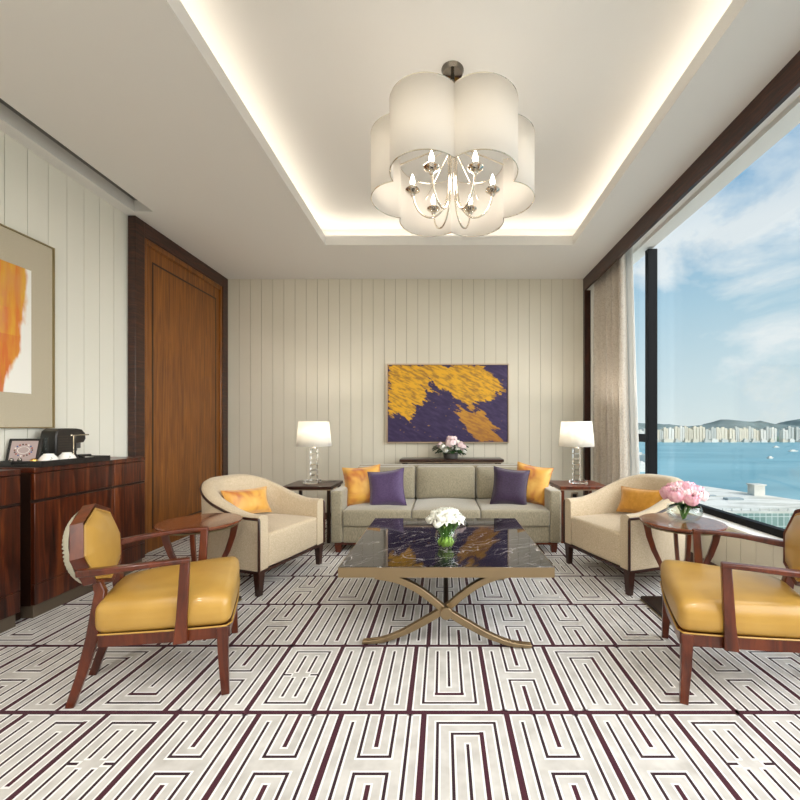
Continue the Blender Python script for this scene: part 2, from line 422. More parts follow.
# ------------------------------------------------------------------ cabinets (left)
def cabinet(y0, y1, divs, label):
    XF = -2.38; zt_ = .882; e = empty('cabinet', ((XL+XF)/2,(y0+y1)/2,0), label=label, cat='cabinet', group='rosewood cabinets along the left wall')
    ox, oy = (XL+XF)/2, (y0+y1)/2
    def bx(b, x0,x1,a,c,z0,z1): b.box(x0-ox,x1-ox,a-oy,c-oy,z0,z1)
    f = MB(); bx(f, XL+.002,XF-.025,y0,y1,.075,zt_-.03); f.build('body', W_INLAY, e, smooth=0)
    f = MB(); bx(f, XL+.002,XF,y0-.0,y1,zt_-.03,zt_); f.build('top', W_ROSE, e, bevel=.003)
    f = MB(); bx(f, XL+.03,XF-.02,y0+.01,y1-.01,0.001,.075); f.build('plinth', mat('grey_plinth',lin(96,84,70),.5), e)
    for k in range(len(divs)-1):
        a, c = divs[k]+.002, divs[k+1]-.002
        f = MB(); bx(f, XF-.025,XF-.002,a,c,.694,zt_-.034); f.build('drawer', W_ROSE, e, bevel=.002)
        f = MB(); bx(f, XF-.025,XF-.002,a,c,.2,.676); f.build('door', W_ROSE, e, bevel=.002)
        f = MB(); bx(f, XF-.025,XF-.002,a,c,.078,.197); f.build('lower_panel', W_ROSE, e, bevel=.002)
cabinet(2.331, 3.2, [2.331,2.9,3.2], 'rosewood cabinet beside the amber door, carrying the black tray')
cabinet(1.2, 2.256, [1.2,1.73,2.256], 'rosewood cabinet at the left edge of the view, short of the black tray')
b = MB(); b.box(XL+.002,-2.46,2.257,2.330,.001,.87); tag(b.build('gap_shade_block', W_INLAY, smooth=0), 'dark block standing for the shaded gap between the two rosewood cabinets', 'gap shade')  # dark block put in for the shade of the open gap

# ------------------------------------------------------------------ painting helpers
def in_poly(x, y, p):
    c = False; j = len(p)-1
    for i in range(len(p)):
        if (p[i][1] > y) != (p[j][1] > y) and x < (p[j][0]-p[i][0])*(y-p[i][1])/(p[j][1]-p[i][1])+p[i][0]: c = not c
        j = i
    return c
def mixc(a, b, t): t = max(0,min(1,t)); return tuple(a[i]*(1-t)+b[i]*t for i in range(4))
def paint_grid(name, parent, nx, ny, to3, colf):
    vs = [to3(i/nx, j/ny) for j in range(ny+1) for i in range(nx+1)]
    fs = [(j*(nx+1)+i, j*(nx+1)+i+1, (j+1)*(nx+1)+i+1, (j+1)*(nx+1)+i) for j in range(ny) for i in range(nx)]
    b = MB(); b.add(vs, fs); o = b.build(name, M_PAINT, parent, smooth=0)
    a = o.data.color_attributes.new('paint', 'FLOAT_COLOR', 'POINT')
    flat = []
    for j in range(ny+1):
        for i in range(nx+1): flat += list(colf(i/nx, 1-j/ny))
    a.data.foreach_set('color', flat); return o
# purple and gold painting (u right, v down), photo-like outline of the gold areas
G1 = [(0,0),(.80,0),(.84,.08),(.93,.22),(.99,.36),(.90,.36),(.86,.48),(.80,.44),(.72,.52),(.67,.58),(.62,.48),(.54,.40),(.47,.30),(.42,.32),(.38,.24),(.36,.16),(.34,.18),(.36,.30),(.40,.36),(.33,.34),(.30,.28),(.28,.26),(.33,.42),(.30,.50),(.26,.54),(.22,.52),(.25,.60),(.18,.62),(.19,.76),(.14,.70),(.11,.66),(.06,.60),(.02,.66),(0,.68)]
G2 = [(.58,.52),(.62,.54),(.66,.60),(.70,.62),(.78,.56),(.82,.64),(.86,.74),(.91,.82),(.90,.86),(.86,.82),(.90,.90),(.98,1),(.75,1),(.70,.92),(.66,.82),(.62,.76),(.59,.68)]
def pcol(u, v):
    d1 = noise.fractal(Vector((u*9+v*5, v*7-u*3, 3)), .8, 2.2, 5)*.035
    d2 = noise.fractal(Vector((u*9+9, v*9, 8)), .8, 2.2, 5)*.04
    # strokes run down-right
    al, ac = u+v*.7, u*.8-v
    d3 = noise.fractal(Vector((al*5, ac*26, 4)), .7, 2.1, 5)*.05; d4 = noise.fractal(Vector((al*22, ac*60, 9)), .7, 2.1, 4)*.018
    x, y = u+d1*.7+d2*.4+d3+d4, v+d2*.7+d3*.8+d4
    n = noise.fractal(Vector((al*9, ac*30, 1)), .7, 2, 6)
    n2 = noise.fractal(Vector((u*5, v*5, 6)), 1, 2, 4)
    pur = mixc(lin(38,22,70), lin(70,52,98), .2+n*.5+max(0,u-.7)*.8)
    gold = mixc(lin(226,168,26), lin(128,80,40), .30+n*1.4-n2*.3)
    gold = mixc(gold, lin(232,180,30), .25)
    if v > .5 and u > .5: gold = mixc(gold, lin(150,92,46), .45+(.5*(v-.5)))
    if in_poly(x, y, G1) or in_poly(x, y, G2) : return gold
    s = noise.noise(Vector((u*34,v*50,2)))
    if s > .62: return mixc(pur, gold, .5)
    return pur
x0, x1, z0, z1 = -.677, .792, .928, 1.88
e = empty('painting', ((x0+x1)/2, YB-.001, z0), label='wide purple and gold abstract painting in a thin pale frame on back wall', cat='painting')
w, h = (x1-x0), (z1-z0)
f = MB(); t = .012
f.box(-w/2,w/2,-.04,-.0,0,t); f.box(-w/2,w/2,-.04,0,h-t,h); f.box(-w/2,-w/2+t,-.04,0,t,h-t); f.box(w/2-t,w/2,-.04,0,t,h-t)
f.build('picture_frame', M_FRAME, e, smooth=0)
f = MB(); f.box(-w/2+t,w/2-t,-.022,-.002,t,h-t); f.build('backing_board', W_INLAY, e, smooth=0)
paint_grid('canvas', e, 330, 214, lambda i,j: (-w/2+t+.004+(w-2*t-.008)*i, -.026, t+.004+(h-2*t-.008)*j), pcol)

# left wall picture
y0, y1, z0, z1 = 1.72, 2.72, 1.113, 2.334
e = empty('framed_print', (XL+.002, (y0+y1)/2, z0), label='large framed orange and ochre brushstroke print with linen mount on left wall', cat='picture')
w, h = y1-y0, z1-z0
f = MB(); t = .007
f.box(0,.03,-w/2,w/2,0,t); f.box(0,.03,-w/2,w/2,h-t,h); f.box(0,.03,-w/2,-w/2+t,t,h-t); f.box(0,.03,w/2-t,w/2,t,h-t); f.build('picture_frame', M_GOLDTRIM, e, smooth=0)
f = MB(); f.box(.001,.018,-w/2+t,w/2-t,t,h-t); f.build('mount', M_LINEN, e, smooth=0)
def ocol(u, v):   # u towards the back of the room
    n = noise.fractal(Vector((u*6, v*2.2, 2)), .8, 2, 5); s = noise.fractal(Vector((u*22, v*2, 5)), .7, 2, 4)
    edge = .955-.6*max(0,v-.66)
    white = lin(240,238,230)
    c = mixc(lin(214,120,52), lin(222,170,54), .5+s*.9+n*.3)
    if v < .35: c = mixc(c, lin(196,170,50), .7*(1-u)+n*.4)
    if v > .55: c = mixc(c, lin(206,96,48), .5+n*.5)
    c = mixc(c, lin(210,126,96), .4*max(0,n)*2)
    k = (edge + n*.05 + s*.02 - u)/.03
    c = mixc(white, c, k)
    # pale gap strokes
    d = abs(u-.55-s*.05)-(.09*(v < .42)*(v > .12)*min(1,(v-.12)*5))
    if d < 0: c = mixc(white, c, .15+abs(n)*.3)
    return c
paint_grid('artwork_sheet', e, 130, 160, lambda i,j: (.021, -.35+.702*i, 1.332-z0+(2.123-1.332)*j), ocol)

# ------------------------------------------------------------------ tray set
def place(o, x, y, z, rz=0): o.location = (x,y,z); o.rotation_euler = (0,0,rz); return o
zt_ = .8822
e = empty('serving_tray', (-2.5,2.605,zt_), label='long black lacquered tray on the rosewood cabinet', cat='tray')
f = MB(); f.box(-.13,.13,-.245,.245,0,.006); f.build('tray_base', M_BLKGL, e, smooth=0)
f = MB(); f.box(-.13,-.12,-.245,.245,.006,.036); f.box(.12,.13,-.245,.245,.006,.036)
for s in (-1,1):
    ya, yb_ = (s*.245, s*.235) if s < 0 else (.235,.245)
    f.box(-.12,-.05,ya,yb_,.006,.036); f.box(.05,.12,ya,yb_,.006,.036); f.box(-.05,.05,ya,yb_,.006,.014); f.box(-.05,.05,ya,yb_,.028,.036)
f.build('tray_rim', M_BLKGL, e, smooth=0)
zi = zt_+.0065
# coffee machine
e = empty('coffee_machine', (-2.55,2.70,zi), label='small black capsule coffee machine on the black tray', cat='coffee machine')
f = MB()
prof = [(-.12,0),(.045,0),(.045,.03),(.03,.05),(.03,.12),(.085,.125),(.10,.15),(.095,.19),(.07,.215),(.03,.222),(-.085,.222),(-.11,.205),(-.12,.17)]
f.loft([[(sx,y,z) for y,z in prof] for sx in (-.052,.052)]); f.build('body', M_BLKPL, e, bevel=.006)
f = MB()
for k in range(9): f.box(.052,.0545,-.105,-.005,.03+k*.017,.038+k*.017)
f.build('side_ribs', mat('brown_black_grille', lin(52,44,38), .45), e, smooth=0)
f = MB(); f.box(-.03,.03,.04,.085,.085,.125); f.box(-.012,.012,.06,.078,.066,.085); f.build('spout', M_GREYPL, e, bevel=.004)
f = MB(); f.rbox(.045,.045,.008,.006,(0,.11,.032)); f.build('drip_tray', M_BLKPL, e)
f = MB(); f.box(.047,.053,.0,.008,.05,.17); f.build('chrome_strip', M_CHROME, e, smooth=0)
f = MB(); f.sweep([(.06,-.02,.175),(.06,.11,.178)], .0045); f.ball((.06,-.02,.175),.010); f.sweep([(-.02,.11,.178),(.06,.11,.178)],.004)
f.build('lever', M_CHROME, e)
f = MB(); f.lathe([(.028,.01),(.03,.02),(.03,.165),(.028,.17)],20,(0,-.145,0)); f.build('water_tank', M_THIN, e)
# cups (upside down, rim on tray)
def cup(x, y, label):
    e = empty('coffee_cup', (x,y,zi), label=label, cat='cup', group='white cups on the tray')
    f = MB(); f.lathe([(.052,0),(.0525,.004),(.048,.028),(.038,.048),(.026,.060),(.024,.066),(.020,.066),(.018,.060),(.004,.060)],32); f.build('bowl', M_WHITE, e)
    f = MB(); pts = []
    for k in range(9):
        a = R(-40+k*2.0); z = .018+k*.0035; r = .0515-(.0015*k if z > .02 else 0)
        pts.append((r*math.cos(a+.1*math.sin(k*1.4)), r*math.sin(a+.1*math.sin(k*1.4)), z))
    f.sweep(pts,.0012,n=6); tag(f.build('printed_mark', M_GREYPL, e), 'small dark squiggle mark')
cup(-2.435, 2.47, 'white upturned cup on the tray, next to the gold capsule')
cup(-2.445, 2.60, 'white upturned cup on the tray, in front of the coffee machine')
# capsule display
e = empty('capsule_box', (-2.56,2.425,zi), 0, label='open black capsule box with a pinkish lid showing a ring of dots', cat='box')
e.rotation_euler = (0,0,R(12))
f = MB(); f.M = Matrix.Rotation(R(-14),4,'X')
f.box(-.085,.085,0,.012,0,.165); f.build('lid', M_BLKPL, e, bevel=.002)
f = MB(); f.M = Matrix.Rotation(R(-14),4,'X'); f.box(-.068,.068,-.0015,0,.022,.15); f.build('lid_card', mat('pink_grey_card', lin(178,160,158), .5), e, smooth=0)
dots = MB(); cols = [lin(60,40,40),lin(150,60,50),lin(70,90,140),lin(230,225,220),lin(120,80,60)]
dm = [mat('dot_%d' % i, c, .5) for i, c in enumerate(cols)]
dots.M = Matrix.Rotation(R(-14),4,'X')
for k in range(18):
    a = 2*PI*k/18; dots.mi = k % 5
    cxx, czz = .045*math.cos(a), .092+.036*math.sin(a)
    dots.add([(cxx+.005*math.cos(q*PI/4), -.0022, czz+.005*math.sin(q*PI/4)) for q in range(8)], [tuple(range(8))])
dots.build('dot_ring', dm, e, smooth=0)
f = MB(); f.M = Matrix.Rotation(R(-14),4,'X')
ring = [(.030*math.cos(2*PI*k/28),-.0025,.092+.021*math.sin(2*PI*k/28)) for k in range(29)]
f.sweep(ring,.0012,n=6,up=(0,1,0)); f.build('oval_line', M_WHITE, e)
tray_m = MB(); tray_m.box(-.08,.08,-.055,-.005,0,.022); tray_m.build('box_tray', M_BLKPL, e, bevel=.002)
def capsule(x, y, z, m, label, cat='coffee capsule', r=.014, grp=None):
    f = MB(); f.lathe([(.001,0),(r*.7,0),(r*.95,r*.4),(r,r*1.0),(r*.8,r*1.7),(r*.4,r*2.0),(.001,r*2.05)],20)
    o = f.build('coffee_capsule', m); o.location = (x,y,z); tag(o, label, cat, grp)
capsule(-2.455,2.40,zi, mat('gold_foil',lin(206,168,96),.25,metal=1), 'gold coffee capsule on the tray between the box and the cups', r=.021)
for k, (x,y) in enumerate(((-2.545,2.43),(-2.585,2.42))):
    capsule(x,y-.025,zi+.0225, M_DKCHROME, ['dark coffee capsule in the box, nearer the gold one','dark coffee capsule in the box, farther from the gold one'][k], r=.011, grp='capsules in the black box')

# ------------------------------------------------------------------ sofa
e = empty('sofa', (.028,3.54,0), label='three-seat sage green velvet sofa below the purple painting', cat='sofa')
HW = 1.024; D = .80
f = MB(); f.rbox(HW-.105,(D-.02)/2,.075,.015,(0,.01+(D-.02)/2,.165)); f.build('base', M_SOFA, e)
for s in (-1,1):
    f = MB(); f.rbox(.052,D/2,.232,.022,(s*(HW-.052),D/2,.322)); f.build('arm', M_SOFA, e)
f = MB(); f.rbox(HW-.104,.06,.31,.025,(0,D-.06,.41)); f.build('backrest', M_SOFA, e)
sw = (2*HW-.208)/3
for k in range(3):
    cxk = -HW+.104+sw*(k+.5)
    def fn(x,y,z,hx=sw/2,hy=.31): 
        c = max(0,(1-(x/hx)**2))*max(0,(1-(y/hy)**4)); return (x,y-.012*(1-(x/hx)**2)*(y < -.2), z+(.024*c if z > 0 else 0))
    f = MB(); f.rbox(sw/2-.003,.31,.072,.018,(cxk,.30,.312),fn); f.build('seat_cushion', M_SOFA, e)
    def fb(x,y,z,hx=sw/2,hz=.165):
        c = max(0,(1-(x/hx)**4))*max(0,(1-(z/hz)**4)); return (x,y-(.045*c if y < 0 else 0)+ (z+.16)*.16, z)
    f = MB(); f.rbox(sw/2-.006,.062,.163,.035,(cxk,.555,.552),fb); f.build('back_cushion', M_SOFA, e)
f = MB(); f.box(-HW+.03,HW-.03,.03,.05,.068,.09); f.box(-HW+.03,HW-.03,D-.05,D-.03,.068,.09); f.box(-HW+.02,-HW+.045,.05,D-.05,.068,.09); f.box(HW-.045,HW-.02,.05,D-.05,.068,.09); f.build('plinth_rail', W_CHAIR, e, bevel=.002)
for sx in (-1,1):
    for yy in (.05,D-.06):
        x = sx*(HW-.06)
        rings = [[(x+a*w_,yy+c*w_,z) for a,c in ((-1,-1),(1,-1),(1,1),(-1,1))] for z,w_ in ((0.001,.022),(.07,.03))]
        f = MB(); f.loft(rings); f.build('foot', W_CHAIR, e, bevel=.002)

# throw pillows
def pillow(name, label, loc, w, h, t, m, rx, rz, group, ry=0, piping=None):
    f = MB(); n = 16; vs = []; fs = []
    def pt(u,v,sg):
        x = w/2*u*(1-.11*(1-v*v)); z = h/2*v*(1-.11*(1-u*u))
        th = t/2*((1-u**4)*(1-v**4))**.55*(1+.06*noise.noise(Vector((u*2.2,v*2.2,w*30+loc[0]*5))))
        return (x, sg*th, z)
    for sg in (-1,1):
        o_ = len(vs)
        for j in range(n+1):
            for i in range(n+1): vs.append(pt(-1+2*i/n,-1+2*j/n,sg))
        for j in range(n):
            for i in range(n):
                a = o_+j*(n+1)+i; q = (a,a+1,a+n+2,a+n+1); fs.append(q if sg < 0 else q[::-1])
    f.add(vs,fs)
    e = empty(name, loc, label=label, cat='cushion', group=group)
    e.rotation_euler = (rx,ry,rz)
    c = f.build('cover', m, e, smooth=60)
    pts = []
    for k in range(64):
        q = k/16; 
        if q < 1: u,v = -1+2*q,-1
        elif q < 2: u,v = 1,-1+2*(q-1)
        elif q < 3: u,v = 1-2*(q-2),1
        else: u,v = -1,1-2*(q-3)
        pts.append(pt(u,v,0))
    pts.append(pts[0])
    g = MB(); g.sweep(pts,.004,n=6,up=(0,1,0)); g.build('piping', piping or m, c)
    return e
grp = 'throw cushions on the sofa'
pillow('throw_pillow','gold silk cushion at the left end of the sofa, behind the mauve one',(-.765,3.82,.560),.36,.38,.15,M_GOLD,R(-14),R(14),grp,R(-4))
pillow('throw_pillow','mauve purple cushion leaning at the left end of the sofa',(-.525,3.73,.548),.35,.35,.13,M_PURPLE,R(-16),R(-4),grp,R(-7))
pillow('throw_pillow','dark plum cushion leaning at the right end of the sofa',(.63,3.76,.555),.34,.36,.13,M_PURPLE2,R(-16),R(-8),grp,R(6))
pillow('throw_pillow','gold silk cushion at the right end of the sofa, behind the plum one',(.85,3.84,.572),.35,.38,.14,M_GOLD,R(-14),R(-26),grp,R(8))

# ------------------------------------------------------------------ console behind sofa
e = empty('console_table', (.098,4.66,0), label='narrow dark wood console behind the sofa, under the painting', cat='console table')
f = MB(); f.box(-.59,.59,-.15,.15,.725,.755); f.build('top', W_DARK, e, bevel=.004)
f = MB(); f.box(-.575,.575,-.135,.135,.712,.725); f.build('underlip', M_FRAME, e, smooth=0)
for sx in (-.54,.54):
    for sy in (-.11,.11): f = MB(); f.box(sx-.02,sx+.02,sy-.02,sy+.02,.001,.712); f.build('leg', W_DARK, e)

# ------------------------------------------------------------------ corner tables + lamps
def corner_table(cx, label, m):
    e = empty('side_table', (cx,4.055,0), label=label, cat='side table', group='square lamp tables beside the sofa')
    f = MB(); f.box(-.238,.238,-.225,.225,.52,.55); f.build('top', m, e, bevel=.003)
    f = MB(); f.box(-.225,.225,-.212,.212,.510,.520); f.build('edge_inlay', M_FRAME, e, smooth=0)
    for sx in (-1,1):
        for sy in (-1,1):
            f = MB(); f.box(sx*.205-.015,sx*.205+.015,sy*.195-.015,sy*.195+.015,.001,.51); f.build('leg', m, e, bevel=.002)
corner_table(-1.307, 'square dark wood table between the left cream armchair and the sofa', W_DARK)
corner_table(1.358, 'square brown wood table between the sofa and the curtain', W_CHAIR)
def lamp(x, label, off):
    e = empty('table_lamp', (x,4.05,.5505), label=label, cat='table lamp', group='crystal table lamps')
    f = MB(); f.box(off-.075,off+.075,-.06,.06,0,.032); f.build('base', M_GLASS, e, bevel=.003)
    for k in range(6):
        z = .034+k*.054
        f = MB(); f.box(-.034,.034,-.034,.034,z,z+.046); f.build('crystal_block', M_GLASS, e, bevel=.003)
        f = MB(); f.box(-.024,.024,-.024,.024,z+.0465,z+.0535); f.build('spacer', M_CHROME, e)
    f = MB(); f.lathe([(.03,.356),(.03,.362),(.012,.37),(.012,.43),(.02,.435),(.02,.46),(.012,.465)],16); hld = f.build('lamp_holder', M_CHROME, e)
    f = MB(); f.ball((0,0,.50),.03); f.build('bulb', M_BULB, hld)
    f = MB(); n = 40
    f.lathe([(.172,.375),(.148,.625)],n,cap=False); shd = f.build('lamp_shade', M_SHADE, e, solid=.002)
    f = MB(); f.sweep([(-.149,0,.61),(.149,0,.61)],.002,n=6); f.sweep([(0,-.149,.61),(0,.149,.61)],.002,n=6); f.sweep([(0,0,.465),(0,0,.61)],.002,n=6); f.build('shade_ring', M_CHROME, shd)
    l = bpy.data.lights.new('lamp_glow','POINT'); l.energy = 13; l.color = (1,.90,.78); l.shadow_soft_size = .035
    lo = bpy.data.objects.new('lamp_glow', l); COL.objects.link(lo); lo.parent = e; lo.location = (0,0,.545)
lamp(-1.306, 'crystal block table lamp with white shade, lit, left of the sofa', -.02)
lamp(1.351, 'crystal block table lamp with white shade, lit, right of the sofa', .02)
# cord on left table
b = MB(); b.sweep([(-1.235,4.06,.553),(-1.2,4.09,.553),(-1.17,4.1,.557),(-1.15,4.14,.553),(-1.12,4.2,.553)],.003,n=6)
tag(b.build('lamp_cord', M_GREYPL), 'short clear lamp cord lying on the left square table', 'cord')

# socket
e = empty('wall_socket', (1.59,YB-.0005,.25), label='wall socket with metal plate on the back wall under the brown square table', cat='socket')
f = MB(); f.box(-.043,.043,-.008,0,0,.08); f.build('plate', M_FRAME, e, bevel=.002)
f = MB(); f.box(-.025,.025,-.0095,-.008,.02,.06); f.build('socket_face', M_BLKPL, e)

# ------------------------------------------------------------------ coffee table
e = empty('coffee_table', (.0165,2.5,0), label='black veined marble coffee table on crossed bronze legs', cat='coffee table')
hw, hd = .534, .53
f = MB(); f.box(-hw+.003,hw-.003,-hd+.003,hd-.003,.416,.43); f.build('marble_top', M_MARBLE, e, bevel=.002)
f = MB(); f.box(-hw,hw,-hd,-hd+.04,.378,.4155); f.box(-hw,hw,hd-.04,hd,.378,.4155); f.box(-hw,-hw+.04,-hd+.04,hd-.04,.378,.4155); f.box(hw-.04,hw,-hd+.04,hd-.04,.378,.4155)
f.box(-hw,hw,-hd,-hd+.0025,.4155,.428); f.box(-hw,hw,hd-.0025,hd,.4155,.428); f.box(-hw,-hw+.0025,-hd,hd,.4155,.428); f.box(hw-.0025,hw,-hd,hd,.4155,.428)
f.build('metal_frame', M_BRASS, e)
f = MB(); f.box(-hw+.04,hw-.04,-hd+.04,hd-.04,.398,.415); f.build('sub_top', W_INLAY, e, smooth=0)
def xbar(s, y):
    P0 = [(-.432,.012),(-.33,.022),(-.22,.062),(-.12,.115),(0,.187),(.08,.252),(.16,.308),(.25,.348),(.36,.369)]
    # smooth by Catmull-Rom
    out = []
    for i in range(len(P0)-1):
        p0 = P0[max(i-1,0)]; p1 = P0[i]; p2 = P0[i+1]; p3 = P0[min(i+2,len(P0)-1)]
        for k in range(4):
            t = k/4; out.append(tuple(.5*((2*p1[q])+(-p0[q]+p2[q])*t+(2*p0[q]-5*p1[q]+4*p2[q]-p3[q])*t*t+(-p0[q]+3*p1[q]-3*p2[q]+p3[q])*t**3) for q in (0,1)))
    out.append(P0[-1])
    n = len(out); hs = [.014+.020*min(1,(i/(n-1))*2.6) for i in range(n)]
    f = MB(); f.sweep([(s*x,y,z) for x,z in out], .034, hs, up=(0,0,1)); return f
for y in (-.45,.45):
    for s in (-1,1):
        xbar(s,y+s*.0175).build('leg', M_BRASS, e, smooth=30, bevel=.002)
    f = MB(); f.M = Matrix.Translation((0,y-(.046 if y < 0 else -.046),.187)) @ Matrix.Rotation(R(90),4,'X'); f.lathe([(.001,-.012),(.028,-.012),(.031,-.008),(.031,.008),(.028,.012),(.001,.012)],32); f.build('hub', M_BRASS, e)
f = MB(); f.sweep([(0,-.41,.187),(0,.41,.187)],.014,n=14); tag(f.build('stretcher', W_INLAY, e), 'dark round stretcher')

# ------------------------------------------------------------------ tub armchairs
def smooth_step(t): t = max(0,min(1,t)); return t*t*(3-2*t)
def tub_chair(name, loc, rz, label):
    e = empty(name, loc, rz, label=label, cat='armchair', group='cream tub armchairs')
    hw, yf, yb = .355, -.36, .325
    def U(s, inset):   # s in [-1,1]; straight arms then elliptic back
        a = hw-inset; ys = -.02; ye = yb-inset*1.1
        L1 = (ys-yf); La = 1.42*(a+ye-ys)/2*1.12; T = 2*L1+2*La; d = (s+1)/2*T
        if d < L1: return Vector((-a, yf+d)), 0
        if d > T-L1: return Vector((a, yf+(T-d))), 0
        t = (d-L1)/(2*La)*PI
        c_, s_ = math.cos(t), math.sin(t); ex = .94
        return Vector((-a*math.copysign(abs(c_)**ex,c_), ys+(ye-ys)*abs(s_)**ex)), math.sin(t)
    Nn = 56
    def ztop(s, k):
        return .535+.20*smooth_step((1-abs(s)-.10)/.80)
    prof_n = 12
    f = MB(); rings = []; trim = []
    for i in range(Nn+1):
        s = -1+2*i/Nn
        po, k = U(s,0); pi_, _ = U(s,.085 if abs(s) > .7 else .085+.02*(1-abs(s)/.7)); z = ztop(s,k); fl = .022*k
        out = (po-Vector((0,0))).normalized()
        o3 = lambda p, zz, amt=0: (p.x+out.x*amt, p.y+out.y*amt, zz)
        mid = (po+pi_)/2; r = .03
        ring = [o3(po,.172), o3(po,.34,fl*.4), o3(po,z-.03,fl), (po.x*.97+pi_.x*.03+out.x*fl, po.y*.97+pi_.y*.03+out.y*fl, z-.010),
                (po.x*.8+pi_.x*.2+out.x*fl, po.y*.8+pi_.y*.2+out.y*fl, z), (mid.x+out.x*fl, mid.y+out.y*fl, z+.002),
                (po.x*.2+pi_.x*.8+out.x*fl, po.y*.2+pi_.y*.8+out.y*fl, z-.004), (po.x*.02+pi_.x*.98+out.x*fl*.9, po.y*.02+pi_.y*.98+out.y*fl*.9, z-.025),
                o3(pi_,.36,0), o3(pi_,.172,0)]
        rings.append(ring); trim.append(o3(po, z-.022, fl*.9+.001))
    f.loft(rings); f.build('shell', M_TUB, e, smooth=50)
    # wooden trim along the outer top edge and down both arm fronts
    g = MB(); g.sweep([(-hw-.001,yf-.004,.172)]+[(-hw-.001,yf-.004,.35),(-hw-.001,yf-.004,.50)]+[(t[0],t[1]-.0,t[2]) for t in trim]+[(hw+.001,yf-.004,.50),(hw+.001,yf-.004,.35),(hw+.001,yf-.004,.172)],.009,n=8)
    g.build('wood_trim', W_DARK, e)
    # seat block
    def sf(x,y,z):
        c = max(0,1-(x/.27)**4)*max(0,1-(y/.31)**4)
        k = 1-.42*max(0,(y-.03)/.3)**2
        return (x*k, y-.008*max(0,1-(x/.27)**2)*(y < -.25), z+(.018*c if z > 0 else 0))
    f = MB(); f.rbox(.272,.295,.113,.02,(0,-.067,.286),sf); f.build('seat', M_TUB, e)
    # base rail
    f = MB(); rr = []
    for i in range(41):
        s = -1+2*i/40; po,_ = U(s,-.003); pi_,_ = U(s,.05)
        rr.append([(po.x,po.y,.152),(po.x,po.y,.171),(pi_.x,pi_.y,.171),(pi_.x,pi_.y,.152)])
    f.loft(rr); f.box(-hw,hw,yf-.004,yf+.03,.152,.171); f.build('base_rail', W_DARK, e, smooth=30)
    for (x,y) in ((-.325,-.335),(.325,-.335),(-.25,.21),(.25,.21)):
        q = 0.001; w0, w1 = .017,.026; dx = 0; dy = .03 if y > 0 else 0
        rings = [[(x+dx+a*w0,y+dy+c*w0,q) for a,c in ((-1,-1),(1,-1),(1,1),(-1,1))],[(x+a*w1,y+c*w1,.153) for a,c in ((-1,-1),(1,-1),(1,1),(-1,1))]]
        f = MB(); f.loft(rings); f.build('leg', W_DARK, e, bevel=.002)
    return e
th = R(71.6)
def tub_at(fx, fy, sgn, label):   # fx,fy: centre of the front legs
    n = Vector((sgn*.949,-.315)); c = Vector((fx,fy))-n*.335
    return tub_chair('tub_armchair', (c.x,c.y,0), sgn*th, label)
tl = tub_at(-1.117,2.96,1,'cream upholstered tub armchair on the left, beside the amber door')
tr = tub_at(1.139,2.975,-1,'cream upholstered tub armchair on the right, by the window')
# lumbar cushions
def on_chair(ch, lx, ly, lz):
    c, s = math.cos(ch.rotation_euler.z), math.sin(ch.rotation_euler.z)
    return (ch.location.x+lx*c-ly*s, ch.location.y+lx*s+ly*c, lz)
pillow('lumbar_pillow','orange gold lumbar cushion on the left cream armchair',on_chair(tl,.02,.10,.538),.40,.21,.10,M_GOLD,R(-20),th-R(8),'lumbar cushions on the cream armchairs',R(3))
M_OCHRE = fabric('ochre_satin', lin(186,128,34), lin(206,148,52), 30, .45, .05, .4)
pillow('lumbar_pillow','plain ochre lumbar cushion on the right cream armchair',on_chair(tr,-.02,.10,.538),.40,.21,.10,M_OCHRE,R(-20),-th+R(8),'lumbar cushions on the cream armchairs',R(-3))

